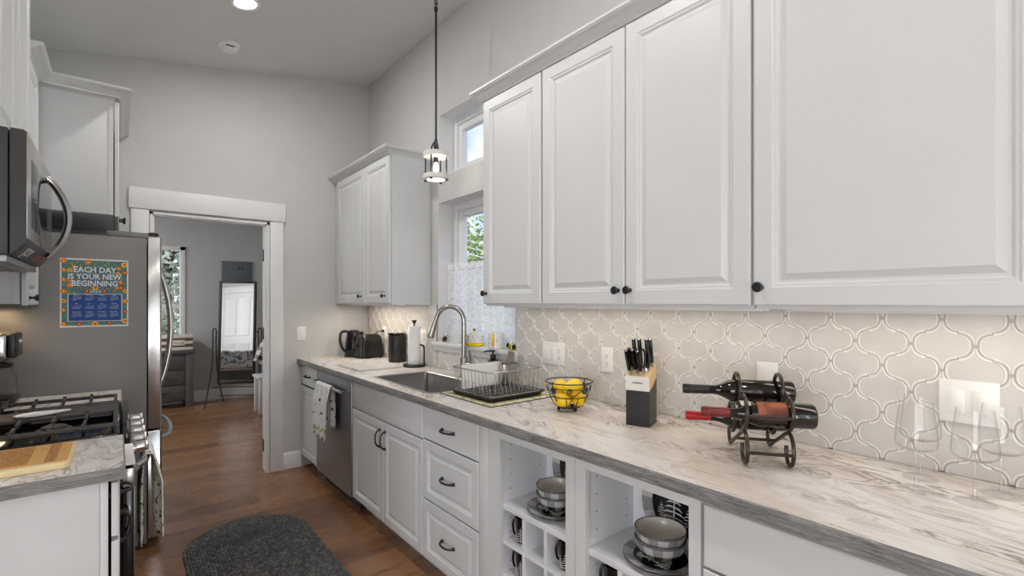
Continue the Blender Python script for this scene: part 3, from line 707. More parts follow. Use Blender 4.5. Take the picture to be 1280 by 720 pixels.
# towel over the dishwasher handle (draped sheet with folds)
def drape(name, label, cat, y0, y1, xh, zh, r, front, back, mat, stripe, outdir, folds=3, amp=.010, th=.004, seed=0):
    rnd = random.Random(seed); b = MB((xh, (y0 + y1) / 2, zh)); nx = 40
    prof = []
    n1, n2 = 16, 12
    for i in range(n1 + 1): prof.append((-1, r + .004 + .006 * (1 - i / n1), -front + front * i / n1))
    for i in range(1, 9): a = PI - PI * i / 8; prof.append((0, r + .004, a))
    for i in range(1, n2 + 1): prof.append((1, r + .004, -back * i / n2))
    V = []
    for j in range(nx + 1):
        s_ = j / nx; row = []
        for k, (q, d, z) in enumerate(prof):
            if q == -1: x = outdir * (d + amp * max(0, min(1, -z / .1)) * (.6 + .6 * math.sin(2 * PI * folds * s_ + .8))); zz = z - (.009 * math.sin(2 * PI * s_ * folds + .5) * (-z / front) if z < 0 else 0)
            elif q == 0: x = -d * math.cos(PI - z) * outdir * -1 * -1 if False else outdir * d * -math.cos(z); zz = d * math.sin(z)
            else: x = -outdir * (d + amp * .4 * max(0, min(1, -z / .1)) * (1 + math.sin(2 * PI * folds * s_))) * .9; zz = z
            sq = 1 - .16 * min(1, max(0, (-zz) / front)) * (1 if q == -1 else .5)
            yy = (y0 + y1) / 2 + (y1 - y0) * (s_ - .5) * (sq if q else 1)
            row.append((xh + x, yy, zh + zz))
        V.append(row)
    vs = [[b.v(p) for p in row] for row in V]
    for j in range(nx):
        for k in range(len(prof) - 1):
            z = prof[k][2]; b.mi = 1 if (prof[k][0] == -1 and stripe and -front + .03 < z < -front + .055) else 0
            b.f([vs[j][k], vs[j + 1][k], vs[j + 1][k + 1], vs[j][k + 1]])
    o = b.build(name, [mat, 'greenstripe'], recalc=False)
    mod = o.modifiers.new('thickness', 'SOLIDIFY'); mod.thickness = th; mod.offset = 0
    return tag(o, label, cat)
drape('dish_towel', 'white dish towel with dark bees and a green stripe on the dishwasher handle', 'towel', 3.34, 3.64, 1.140, .795, .012, .355, .28, 'beetowel', True, -1, 3, .020, seed=1)

# ---- countertop with sink cutout
SX0, SX1, SY0, SY1 = 1.262, 1.640, 2.20, 2.925
off = (1.48, 1.9, .914); t = thing('countertop', 'long marbled laminate countertop with grey edge along the right wall', 'countertop', off)
def slab(off, x0, x1, y0, y1, hole=None, edges=('x0',)):
    b = MB(off); z0, z1 = .8765, .914; bv = .004
    if hole:
        hx0, hx1, hy0, hy1 = hole
        b.box(x0, hx0, y0, y1, z0, z1); b.box(hx1, x1, y0, y1, z0, z1); b.box(hx0, hx1, y0, hy0, z0, z1); b.box(hx0, hx1, hy1, y1, z0, z1)
    else: b.box(x0, x1, y0, y1, z0, z1)
    return b
b = slab(off, CX + .004, WX - .001, -.6, FY - .001, (SX0, SX1, SY0, SY1)); b.build('top', 'counter', t)
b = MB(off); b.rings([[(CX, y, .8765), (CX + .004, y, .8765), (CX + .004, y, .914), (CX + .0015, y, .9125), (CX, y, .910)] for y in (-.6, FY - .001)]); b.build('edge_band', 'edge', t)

# ---- sink
t = thing('kitchen_sink', 'stainless steel single-bowl sink set into the counter', 'sink', (1.45, 2.56, .914)); off = (1.45, 2.56, .914)
def rrect(x0, x1, y0, y1, r, z, n=5):
    o = []
    for cx_, cy_, a in ((x1 - r, y1 - r, 0), (x0 + r, y1 - r, PI / 2), (x0 + r, y0 + r, PI), (x1 - r, y0 + r, 1.5 * PI)):
        for i in range(n + 1): o.append((cx_ + r * math.cos(a + PI / 2 * i / n), cy_ + r * math.sin(a + PI / 2 * i / n), z))
    return o
b = MB(off); g = .004
b.rings([rrect(SX0 - .014, SX1 + .014, SY0 - .014, SY1 + .014, .03, .9145), rrect(SX0 - .013, SX1 + .013, SY0 - .013, SY1 + .013, .03, .9175), rrect(SX0 - .002, SX1 + .002, SY0 - .002, SY1 + .002, .028, .9175),
         rrect(SX0 + g, SX1 - g, SY0 + g, SY1 - g, .026, .912), rrect(SX0 + .008, SX1 - .008, SY0 + .008, SY1 - .008, .03, .74), rrect(SX0 + .02, SX1 - .02, SY0 + .02, SY1 - .02, .04, .722), rrect(SX0 + .05, SX1 - .05, SY0 + .05, SY1 - .05, .05, .716)], True, False, True)
b.build('basin', 'sink', t, recalc=False)
MB(off).lathe([(0, .7163), (.045, .7165), (.045, .719), (.03, .7185), (.012, .7175), (0, .7175)], (1.45, 2.56, 0), 24).build('drain', 'chrome', t)

# ---- faucet
fx, fy = 1.715, 2.575; off = (fx, fy, .914)
t = thing('kitchen_faucet', 'brushed nickel gooseneck pull-down faucet behind the sink', 'faucet', off)
MB().lathe([(0, .0005), (.030, .0005), (.030, .006), (.026, .012), (.024, .016), (.0245, .115), (.021, .125), (0, .125)]).build('body', 'nickel', t)
dx, dy = -.62, .785; R0 = .094
pts = [(0, 0, .12), (0, 0, .20), (0, 0, .30), (0, 0, .355)]
for i in range(1, 13):
    a = PI * i / 12 * .93; rr = R0 * (1 - math.cos(a)); pts.append((dx * rr, dy * rr, .355 + R0 * math.sin(a)))
MB().tube(pts, .0155, 14).build('spout', 'nickel', t)
p = Vector(pts[-1]); d = (Vector(pts[-1]) - Vector(pts[-2])).normalized()
b = MB(); b.tube([p - d * .002, p + d * .03, p + d * .032, p + d * .10, p + d * .125, p + d * .130], [.0158, .0168, .0185, .0220, .0275, .025], 16); b.mi = 1; b.tube([p + d * .1300, p + d * .1335], [.023, .022], 16)
b.build('spray_head', ['nickel', 'black'], t)
b = MB(); b.tube([(0, 0, .075), (.012, -.03, .075), (.020, -.048, .076)], [.019, .019, .016], 14); b.tube([(.018, -.042, .085), (.019, -.045, .12), (.012, -.046, .165)], [.0075, .0055, .005], 10)
b.build('handle', 'nickel', t)

# ================================================================== LEFT RUN
LC = .017
# near base cabinet with end panel
off = (-.3, 2.03, 0); t = thing('base_cabinet', 'white base cabinet with plain end panel at lower left beside the range', 'cabinet', off)
b = MB(off); b.box(LX + .001, -.032, 1.838, 2.236, TK, .8755); b.box(LX + .001, -.09, 1.838, 2.236, 0, TK); b.build('body', 'cab', t)
b = MB(off); b.box(LX + .001, -.041, 1.833, 1.838, 0.0, .8755, .001); b.box(-.040, -.022, 1.831, 1.838, 0, .8755, .0015); b.build('end_panel', 'cab', t)
d = MB(off); d.panel((.004, 1.834, .705), L_, .400, .157, SLAB, -.019); dr = d.build('drawer', 'cab', t, 20); pull(dr, (.004, 2.034, .783), L_, False, .1, off)
d = MB(off); d.panel((.004, 1.834, .108), L_, .400, .582, RAISED_S, -.019); dr = d.build('door', 'cab', t, 20); pull(dr, (.004, 2.19, .6), L_, True, .1, off)
def left_top(label, y0, y1, near_edge):
    off = (-.3, (y0 + y1) / 2, .914); t = thing('countertop', label, 'countertop', off)
    yb = y0 + (.004 if near_edge else 0)
    b = MB(off); b.box(LX + .001, LC - .004, yb, y1, .8765, .914); b.build('top', 'counter', t)
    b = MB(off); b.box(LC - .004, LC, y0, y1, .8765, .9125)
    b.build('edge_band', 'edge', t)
    if near_edge:
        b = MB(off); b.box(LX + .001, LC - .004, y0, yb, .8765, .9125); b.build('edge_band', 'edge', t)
left_top('short marbled countertop at lower left under the bamboo cutting board', 1.802, 2.236, True)
left_top('narrow marbled countertop between the range and refrigerator', 3.004, 3.395, False)
off = (-.3, 3.2, 0); t = thing('base_cabinet', 'white base cabinet under the narrow countertop between range and refrigerator', 'cabinet', off)
MB(off).box(LX + .001, -.02, 3.006, 3.393, TK, .8755).build('body', 'cab', t); d = MB(off); d.panel((.002, 3.008, .108), L_, .383, .75, RAISED_S, -.019); d.build('door', 'cab', t, 20)
MB(off).box(LX + .001, -.09, 3.006, 3.393, 0, TK).build('plinth', 'cab', t)

# ---- range
RY0, RY1 = 2.242, 2.998; off = (-.3, 2.62, 0)
t = thing('gas_range', 'stainless steel gas range with black cooktop and front knobs', 'stove', off)
b = MB(off); b.box(LX + .004, .010, RY0, RY1, .02, .885, .003); b.build('body', 'blackgloss', t)
b = MB(off); b.box(LX + .02, .006, RY0 + .001, RY1 - .001, .886, .922, .008, 3); b.build('cooktop', 'blackgloss', t)
b = MB(off); b.rings([[(.011, y, .797), (.048, y, .797), (.050, y, .802), (.042, y, .876), (.011, y, .876)] for y in (RY0 + .001, RY1 - .001)]); b.build('control_panel', 'ss', t)
b = MB(off); b.box(.0112, .036, RY0 + .001, RY1 - .001, .8775, .919, .006); b.build('front_trim', 'blackgloss', t)
for k in range(5):
    y = RY0 + .09 + k * .144; ax = (1, 0, .12)
    b = MB(off); b.lathe([(.026, 0), (.026, .006), (.023, .008), (.021, .034), (.017, .038), (0, .038)], (.046, y, .838), 20, ax); b.box(.046 + .034, .046 + .046, y - .004, y + .004, .823, .862, .002); b.build('knob', 'ss', t)
b = MB(off); b.box(.012, .045, RY0 + .004, RY1 - .004, .215, .715, .004); b.mi = 1; b.box(.0455, .0478, RY0 + .004, RY1 - .004, .217, .715, .0008); b.box(.012, .048, RY0 + .004, RY1 - .004, .716, .785, .005); dd = b.build('oven_door', ['blackgloss', 'ss'], t)
MB(off).box(.0475, .0500, RY0 + .12, RY1 - .12, .34, .62, .001).build('window', 'blackgloss', dd)
b = MB(off); b.box(.012, .048, RY0 + .004, RY1 - .004, .06, .205, .006); b.build('drawer', 'ss', t)
b = MB(off); n = 14
b.tube([(.048 + .050 * (math.sin(PI * i / n) ** .55), RY0 + .05 + (RY1 - RY0 - .10) * i / n, .772) for i in range(n + 1)], .0150, 12); b.build('handle', 'ss', t)
for k, (x, y) in enumerate(((-.45, 2.42), (-.18, 2.42), (-.32, 2.62), (-.45, 2.82), (-.18, 2.82))):
    b = MB(off); b.lathe([(0, 0), (.05, 0), (.05, .008), (.036, .010), (.036, .018), (.028, .021), (0, .021)], (x, y, .921), 24); b.build('burner', 'castiron', t)
def grate(y0, y1, x0=-.555, x1=-.002):
    b = MB(off); z0, z1 = .940, .955; w = .012
    for y in (y0, y1 - w): b.box(x0, x1, y, y + w, z0, z1, .003)
    for x in (x0, x1 - w): b.box(x, x + w, y0 + w, y1 - w, z0, z1, .003)
    n = 6
    for k in range(1, n): 
        xx = x0 + (x1 - x0) * k / n; m = (y0 + y1) / 2
        b.box(xx - .005, xx + .005, y0 + w, m - .028, z0 + .001, z1 + .002, .002); b.box(xx - .005, xx + .005, m + .028, y1 - w, z0 + .001, z1 + .002, .002)
        for yy in (y0, y1): b.lathe([(0, 0), (.007, 0), (.006, .012), (0, .013)], (xx, yy + (w / 2 if yy == y0 else -w / 2), z1 - .004), 8)
    for x in (x0 + .006, x1 - .006):
        for y in (y0 + .006, y1 - .006): b.lathe([(.006, 0), (.007, .022)], (x, y, .9215), 8)
    b.build('grate', 'castiron', t)
grate(2.262, 2.545); grate(2.690, 2.978)
b = MB(off); b.box(-.555, -.002, 2.547, 2.688, .940, .955, .004)
for x in (-.545, -.012):
    for y in (2.56, 2.675): b.lathe([(.006, 0), (.007, .022)], (x, y, .9215), 8)
b.build('griddle', 'castiron', t)
# towel on oven handle
drape('oven_towel', 'white fern-print towel hanging over the oven door handle', 'towel', 2.40, 2.70, .096, .772, .0125, .335, .355, 'fernt', False, 1, 2, .022, seed=3)
# spoon rest
sp = thing('spoon_rest', 'white ceramic spoon rest on the dark griddle of the range', 'spoon rest', (-.225, 2.590, .9555), math.radians(12))
b = MB(); rs = []
for sc, z in ((.8, 0), (1.0, .004), (1.0, .010), (.93, .011), (.75, .005), (.3, .004)):
    ring = []
    for i in range(28):
        a = 2 * PI * i / 28; x = math.cos(a); y = math.sin(a)
        rx = .082; wy = .036 * (1 - .62 * max(0, (x + .1)) ** .8 if x > -.1 else 1)
        ring.append((x * rx * (sc if sc > .5 else .7), y * wy * sc, z))
    rs.append(ring)
b.rings(rs); b.build('dish', 'wceramic', sp)
# bamboo cutting board
off = (-.27, 2.02, .9145); t = thing('cutting_board', 'engraved bamboo cutting board on the lower left counter', 'cutting board', off)
b = MB(off); o1 = rrect(-.52, -.108, 1.885, 2.155, .018, .9150); o2 = rrect(-.52, -.108, 1.885, 2.155, .018, .9305); o0 = rrect(-.518, -.110, 1.887, 2.153, .016, .9325)
b.rings([o1, o2], True, True, False); b.rings([o2, o0], True, False, True)
b.build('board', 'bamboolight', t)
b = MB(off); b.box(-.515, -.114, 1.905, 2.150, .9325, .9331); b.build('face', 'bamboo', t)
b = MB(off); b.box(-.50, -.20, 1.925, 2.135, .9331, .9334); b.box(-.165, -.140, 1.915, 2.143, .9331, .9334); b.build('engraving', 'engrave', t)

# ---- coffee maker
off = (-.43, 3.20, .9145); t = thing('coffee_maker', 'steel and black drip coffee maker with glass carafe at left', 'coffee maker', off)
b = MB(); b.box(-.10, .07, -.10, .10, 0, .050, .022, 4); b.build('base', 'blackgloss', t)
b = MB(); b.box(-.10, -.045, -.09, .09, .050, .23, .01); b.build('tower', 'black', t)
b = MB(); b.box(-.10, .045, -.10, .10, .222, .335, .012, 3); b.mi = 1; b.box(.046, .074, -.098, .098, .224, .334, .008, 3); b.box(-.04, .03, -.07, .07, .205, .222, .004); b.build('brew_head', ['ss', 'black'], t)
b = MB(); b.lathe([(.012, 0), (.012, .004), (.009, .012), (0, .012)], (.072, 0, .295), 14, (1, 0, 0))
b.build('control_knob', 'chrome', t)
b = MB(); b.lathe([(.04, 0), (.058, .004), (.064, .025), (.062, .08), (.048, .118), (.044, .126), (.042, .126), (.046, .116), (.060, .08), (.062, .025), (.056, .006), (0, .005)], (.005, 0, .051), 28, None, True, False); b.build('carafe', 'glass', t)
b = MB(); b.lathe([(.046, 0), (.048, .006), (.048, .018), (.02, .022), (0, .022)], (.005, 0, .177), 24); b.build('carafe_lid', 'black', t)

# ---- refrigerator
GY0, GY1 = 3.400, 4.265; off = (-.25, 3.83, 0)
t = thing('refrigerator', 'stainless french-door refrigerator with grey sides beside the doorway', 'refrigerator', off)
b = MB(off); b.box(LX + .01, .126, GY0, GY1, .03, 1.752, .004); b.build('body', 'fridgeside', t)
b = MB(off); b.box(LX + .03, .10, GY0 + .02, GY1 - .02, 0, .03); b.build('base_grille', 'black', t)
ym = (GY0 + GY1) / 2
def bow_door(y0, y1, z0, z1):
    b = MB(off); rs = []
    for z in (z0, z0 + .006, z1 - .006, z1):
        ins = .004 if z in (z0, z1) else 0
        rs.append([(.132, y0 + ins, z), (.185 - ins, y0 + ins, z), (.194 - ins, y0 + .012, z), (.202 - ins, (y0 + y1) / 2, z), (.194 - ins, y1 - .012, z), (.185 - ins, y1 - ins, z), (.132, y1 - ins, z)])
    b.rings(rs); return b
d1 = bow_door(GY0 + .001, ym - .003, .675, 1.765).build('door', 'ss', t); d2 = bow_door(ym + .003, GY1 - .001, .675, 1.765).build('door', 'ss', t)
fz = bow_door(GY0 + .001, GY1 - .001, .055, .660).build('freezer_drawer', 'ss', t)
def bow(p0, p1, out, n=14, r=.013, ex=.6):
    p0, p1 = Vector(p0), Vector(p1)
    return [p0 + (p1 - p0) * i / n + Vector((out * (math.sin(PI * i / n) ** ex), 0, 0)) for i in range(n + 1)]
b = MB(off); b.tube(bow((.203, ym - .045, .86), (.203, ym - .045, 1.60), .062, ex=.8), .0135, 12); b.build('handle', 'ss', d1)
b = MB(off); b.tube(bow((.203, ym + .045, .86), (.203, ym + .045, 1.60), .062, ex=.8), .0135, 12); b.build('handle', 'ss', d2)
b = MB(off); b.tube(bow((.198, GY0 + .08, .600), (.198, GY1 - .08, .600), .062, ex=.4), .0135, 12); b.build('handle', 'ss', fz)
for y in (GY0 + .045, GY1 - .045):
    b = MB(off); b.box(-.05, .135, y - .043, y + .043, 1.753, 1.782, .004); b.mi = 1; b.lathe([(0, 0), (.028, 0), (.028, .018), (.018, .024), (0, .024)], (.155, y, 1.766), 16); b.box(.10, .16, y - .014, y + .014, 1.768, 1.782, .003); b.build('hinge_cover', ['fridgeside', 'black'], t)

# calendar poster on the fridge side
cx0, cx1, cz0, cz1 = -.232, .044, 1.260, 1.622; yP = GY0 - .0012
b = MB((-.09, GY0, 1.26)); U, V = (1, 0, 0), (0, 0, 1)
def rect(mi, xa, xb, za, zb, y):
    b.mi = mi; b.f([b.v((xa, y, za)), b.v((xb, y, za)), b.v((xb, y, zb)), b.v((xa, y, zb))], False)
b.box(cx0, cx1, yP, GY0 - .0002, cz0, cz1)
w_, h_ = cx1 - cx0, cz1 - cz0
def px(u): return cx0 + w_ * u
def pz(v): return cz1 - h_ * v
rect(1, px(.022), px(.978), pz(.975), pz(.022), yP - .0003)
rnd = random.Random(4)
for k in range(420):                                    # leaves and vines of the printed border
    u, v = rnd.uniform(.05, .95), rnd.uniform(.04, .97)
    if .10 < u < .92 and .52 < v < .94: continue
    b.mi = 4 + (k % 2); c = Vector((px(u), yP - .0005, pz(v))); a = rnd.uniform(0, PI); l_, ww = rnd.uniform(.005, .011), .0022
    d_ = Vector((math.cos(a), 0, math.sin(a))); e_ = Vector((-math.sin(a), 0, math.cos(a)))
    b.f([b.v(c - d_ * l_), b.v(c + e_ * ww), b.v(c + d_ * l_), b.v(c - e_ * ww)], False)
fl = [(.05, .04, 6), (.20, .12, 6), (.14, .17, 7), (.40, .05, 6), (.85, .13, 6), (.84, .21, 7), (.94, .07, 7), (.88, .34, 6), (.14, .31, 7), (.14, .39, 6), (.05, .17, 6), (.05, .31, 6), (.50, .42, 7), (.38, .47, 8), (.64, .47, 8), (.05, .48, 6), (.95, .19, 8), (.95, .47, 7), (.95, .62, 6), (.05, .75, 6), (.95, .78, 8), (.95, .92, 7), (.05, .95, 6), (.27, .955, 8), (.50, .955, 7), (.71, .955, 8), (.83, .42, 6), (.88, .42, 8), (.05, .62, 7)]
for i, (u, v, mi) in enumerate(fl):
    r = .0105 if i % 3 else .0135; b.mi = mi; b.disc((px(u), yP - .0007, pz(v)), r, U, V, 10); b.mi = 7 if mi != 7 else 8; b.disc((px(u), yP - .0009, pz(v)), r * .42, U, V, 8)
rect(3, px(.105), px(.905), pz(.915), pz(.515), yP - .0006); rect(2, px(.118), px(.892), pz(.908), pz(.522), yP - .0008)
for txt, v, sz in (('EACH DAY', .165, .041), ('IS YOUR NEW', .265, .040), ('BEGINNING', .365, .041)):
    b.mi = 2; b.text(txt, sz, (px(.50) + .0018, yP - .0011, pz(v) - .0018), (.86, 0, 0), V, bold=.0022); b.mi = 3; b.text(txt, sz, (px(.50), yP - .0014, pz(v)), (.86, 0, 0), V, bold=.0011)
b.mi = 3; b.text('2024', .022, (px(.5), yP - .0012, pz(.478)), (1.1, 0, 0), V)
days = (31, 29, 31, 30, 31, 30, 31, 31, 30, 31, 30, 31); first = (1, 4, 5, 1, 3, 6, 1, 4, 0, 2, 5, 0)
mon = 'January February March April May June July August September October November December'.split()
for k in range(12):
    cx_, cz_ = px(.23 + .183 * (k % 4)), pz(.565 + .123 * (k // 4))
    b.mi = 3; b.text(mon[k], .0075, (cx_, yP - .0010, cz_ + .012), (1, 0, 0), V)
    for dnum in range(1, days[k] + 1):
        q = dnum - 1 + first[k]; cc, rr_ = q % 7, q // 7
        b.mi = 9 if cc == 0 else 3; xx, zz = cx_ - .0165 + cc * .0055, cz_ + .006 - rr_ * .0052
        b.text(str(dnum), .0048, (xx, yP - .0010, zz), (1, 0, 0), V)
M['c_white'] = plain('poster_white', rgb(236, 236, 236), .7, var=0); M['c_teal'] = plain('poster_teal', rgb(84, 124, 124), .7, var=.1, vscale=60); M['c_blue'] = plain('poster_blue', rgb(26, 74, 146), .7, var=.08, vscale=30)
M['c_green'] = plain('poster_green', rgb(122, 160, 60), .7); M['c_olive'] = plain('poster_olive', rgb(172, 176, 60), .7); M['c_orange'] = plain('poster_orange', rgb(232, 120, 40), .7); M['c_yellow'] = plain('poster_yellow', rgb(246, 190, 60), .7); M['c_red'] = plain('poster_red', rgb(196, 60, 44), .7); M['c_pink'] = plain('poster_pale_red', rgb(226, 130, 120), .7)
tag(b.build('wall_calendar', ['c_white', 'c_teal', 'c_blue', 'c_white', 'c_green', 'c_olive', 'c_orange', 'c_yellow', 'c_red', 'c_pink'], recalc=False), 'blue and floral yearly calendar poster on the side of the refrigerator', 'calendar')

# ---- left uppers
def left_upper(name, label, y0, y1, xf, z0, z1, doors, near_slit=True):
    off = (LX, (y0 + y1) / 2, z0); t = thing(name, label, 'cabinet', off)
    b = MB(off); b.box(LX + .001, xf - .0245, y0, y1, z0, z1, .001); b.box(xf - .045, xf - .0245, y0 - .0015, y0, z0, z1); b.build('body', 'cab', t)
    for ya, yb, ky in doors:
        d = MB(off); d.panel((xf, ya, z0 - .006), L_, yb - ya, z1 - z0 + .004, RAISED, -.019); dd = d.build('door', 'cab', t, 20)
        if ky: knob(dd, (xf, ky, z0 + .028), L_, off)
    return t
left_upper('wall_cabinet', 'white deep wall cabinet above the refrigerator', 3.420, 4.288, .005, 1.870, 2.495, [(3.424, 3.852, 3.80), (3.857, 4.285, 3.90)])
left_upper('wall_cabinet', 'white short wall cabinet left of the refrigerator with lower end showing', 3.005, 3.400, -.310, 1.384, 2.52, [(3.008, 3.397, 3.06)])
left_upper('wall_cabinet', 'white tall wall cabinet above the microwave at top left', 2.242, 3.000, -.300, 1.968, 2.90, [(2.246, 2.62, None), (2.624, 2.997, None)])
CR2 = [(o, z - 2.486 + 2.560) for o, z in CROWN]
struct(MB().sweep(CR2, [(LX + .001, 3.405), (.006, 3.405), (.006, FY - .001)], 1).build('trim_6', 'cab'))
CR3 = [(o, z - 2.486 + 2.560) for o, z in CROWN]
b = MB(); b.sweep(CR3, [(-.309, 3.003), (-.309, 3.40)], 1); b.box(LX + .002, -.312, 3.003, 3.40, 2.521, 2.545)
struct(b.build('trim_7', 'cab'))

# ---- over-range microwave
off = (LX, 2.62, 1.53); t = thing('microwave', 'stainless over-range microwave with black side and bowed handle', 'microwave', off)
MY0, MY1, MZ0, MZ1 = 2.242, 2.998, 1.548, 1.962
b = MB(off); b.box(LX + .002, -.276, MY0, MY1, MZ0, MZ1, .004); b.build('case', 'mwside', t)
b = MB(off); rs = []
for y in (MY0 + .001, MY0 + .006, MY1 - .006, MY1 - .001): rs.append([(-.272, y, MZ0), (-.236, y, MZ0 + .045), (-.234, y, MZ0 + .055), (-.234, y, MZ1 - .006), (-.240, y, MZ1), (-.272, y, MZ1)])
b.rings(rs); b.mi = 0
dd = b.build('door', 'mwside', t)
b = MB(off); b.box(-.234, -.2315, MY0 + .002, MY1 - .002, MZ0 + .056, MZ1 - .004, .001); b.build('door_skin', 'ss', dd)
b = MB(off); b.box(-.2315, -.2305, MY0 + .10, MY1 - .20, MZ0 + .10, MZ1 - .075, .0004); b.build('window', 'blackgloss', dd)
b = MB(off); b.tube([Vector((-.231, 2.80, MZ0 + .030)) + Vector((.066 * math.sin(PI * i / 16) ** .8, 0, .335 * i / 16)) for i in range(17)], .0135, 12, flat=1.4); b.build('handle', 'ss', dd)
b = MB(off); b.box(LX + .01, -.28, MY0 + .01, MY1 - .01, MZ0 - .024, MZ0, .004); b.mi = 1
for k in range(7): b.box(LX + .08 + k * .035, LX + .10 + k * .035, MY0 + .08, MY1 - .08, MZ0 - .0255, MZ0 - .024)
b.build('vent_base', ['ssd', 'black'], t)
# small JOY sign on the microwave's lower lip
b = MB((-.25, 2.50, 1.56)); ang = Vector((.036, 0, .045)).normalized(); U_ = Vector((0, 1, 0)); Nn = U_.cross(ang)
O = Vector((-.254, 2.56, 1.5705)) + Nn * .0008
q = [O + U_ * a + ang * c for a, c in ((-.27, -.026), (.27, -.026), (.27, .026), (-.27, .026))]
b.rings([[p - Nn * .0006 for p in q], [p + Nn * .0012 for p in q]]); b.mi = 1; b.text('JOY', .046, O + Nn * .0020 - U_ * .11, U_ * 2.0, ang, bold=.0012)
b.mi = 2
for k in range(5): b.disc(O + Nn * .0018 + U_ * (.10 + .035 * k) + ang * (.008 if k % 2 else -.008), .010, U_, ang, 8)
M['joyg'] = plain('grey_sign', rgb(74, 74, 76), .5); M['joyw'] = plain('white_lettering', rgb(245, 245, 243), .5)
tag(b.build('joy_sign', ['joyg', 'joyw', 'c_orange'], recalc=False), 'narrow grey JOY sign along the lower front of the microwave', 'sign')

# ================================================================== CEILING FIXTURES
nrm = Vector((-.1734, 0, 1)).normalized(); dn = -nrm
def can(label, x, y, e=9):
    p = Vector((x, y, cz(x))); t = thing('recessed_light', label, 'ceiling light', p)
    b = MB(); b.lathe([(.060, .001), (.082, .001), (.084, .006), (.078, .010), (.064, .008), (.060, .004)], (0, 0, 0), 36, tuple(dn), False, False); b.build('trim_ring', 'wplastic', t)
    b = MB(); b.lathe([(.0, .0015), (.0605, .0015), (.0605, .005), (0, .007)], (0, 0, 0), 32, tuple(dn)); b.build('lens', 'canlens', t)
    light('can_light', 'AREA', p + dn * .03, e, (1, .97, .94), (0, math.atan(-.1734) , 0), .12)
    return t
can('round recessed ceiling light glowing at the top of the picture', .592, 3.250, 12)
for x, y in ((.60, 1.4), (.60, -.6)): can('added recessed ceiling fill light nearer the living side, out of view', x, y)['group'] = 'added recessed fill lights toward the living side'  # unseen cans added on the visible one's grid to fill the room
p = Vector((.600, 3.850, cz(.6))); t = thing('smoke_detector', 'white round smoke detector on the ceiling near the far wall', 'smoke detector', p)
b = MB(); b.lathe([(0, .0005), (.066, .0005), (.068, .012), (.062, .020), (.055, .022), (.054, .036), (.044, .046), (0, .048)], (0, 0, 0), 32, tuple(dn)); b.build('housing', 'wplastic', t)
b = MB(); q = dn.orthogonal(); b.box(-.025, .025, -.056, -.0535, -.036, -.028); b.build('vent', 'black', t)

# pendant lantern over the sink
pxx, pyy = 1.524, 2.600; zc_ = cz(pxx); off = (pxx, pyy, 2.145); t = thing('pendant_lantern', 'white and black glass cylinder pendant lantern above the sink', 'pendant light', off)
b = MB(off); b.lathe([(0, 0), (.065, 0), (.065, .01), (.05, .022), (.012, .03), (0, .03)], (pxx, pyy, zc_ - .012), 28, tuple(dn)); b.build('canopy', 'iron', t)
b = MB(off)
b.tube([(pxx, pyy, zc_ - .035), (pxx, pyy, 3.262)], .006, 8)
for k, zz in enumerate((3.252, 3.232)):
    b.tube([(pxx + (.009 * math.cos(a) if k == 0 else 0), pyy + (0 if k == 0 else .009 * math.cos(a)), zz + .017 * math.sin(a)) for a in [2 * PI * i / 14 for i in range(14)]], .0032, 6, True)
b.tube([(pxx, pyy, 3.216), (pxx, pyy, 2.395)], .0066, 10); b.lathe([(0, 0), (.012, 0), (.012, .02), (0, .022)], (pxx, pyy, 3.198), 12)
b.build('rod', 'iron', t)
b = MB(off); b.lathe([(0, .0), (.014, 0), (.017, .02), (.011, .035), (.011, .055), (0, .056)], (pxx, pyy, 2.345), 16)
for k in range(3):
    a = 2 * PI * k / 3 + .5; c_, s_ = math.cos(a), math.sin(a); b.tube([(pxx + c_ * .01, pyy + s_ * .01, 2.385), (pxx + c_ * .022, pyy + s_ * .022, 2.365), (pxx + c_ * .030, pyy + s_ * .030, 2.335), (pxx + c_ * .046, pyy + s_ * .046, 2.318)], .0045, 8)
b.build('hanger', 'iron', t)
def ringm(name, z0, z1, ro, ri):
    b = MB(off); b.lathe([(ri, z0), (ro - .003, z0), (ro, z0 + .003), (ro, z1 - .003), (ro - .003, z1), (ri, z1), (ri, z0)], (pxx, pyy, 0), 40, None, False, False); return b.build(name, 'whitewash', t)
ringm('top_ring', 2.288, 2.318, .079, .001); ringm('bottom_ring', 2.150, 2.180, .079, .058)
for k in range(4):
    a = 2 * PI * k / 4 + .62; b = MB(off); b.tube([(pxx + math.cos(a) * .070, pyy + math.sin(a) * .070, 2.144), (pxx + math.cos(a) * .070, pyy + math.sin(a) * .070, 2.290)], .0048, 8); b.lathe([(0, 0), (.009, 0), (.009, .008), (0, .008)], (pxx + math.cos(a) * .070, pyy + math.sin(a) * .070, 2.142), 10); b.build('bar', 'iron', t)
b = MB(off); b.lathe([(.0600, 2.160), (.0600, 2.288)], (pxx, pyy, 0), 36, None, False, False); b.build('glass_cylinder', 'pane', t)
b = MB(off); b.lathe([(0, 0), (.014, 0), (.014, .035), (0, .035)], (pxx, pyy, 2.255), 14); b.build('socket', 'iron', t)
b = MB(off); b.lathe([(0, 0), (.008, .003), (.017, .018), (.018, .030), (.010, .052), (.009, .062)], (pxx, pyy, 2.194), 18); b.build('bulb', 'bulb', t)
light('pendant_glow', 'POINT', (pxx + .0, pyy - .035, 2.205), .6, (1, .95, .88), radius=.02)

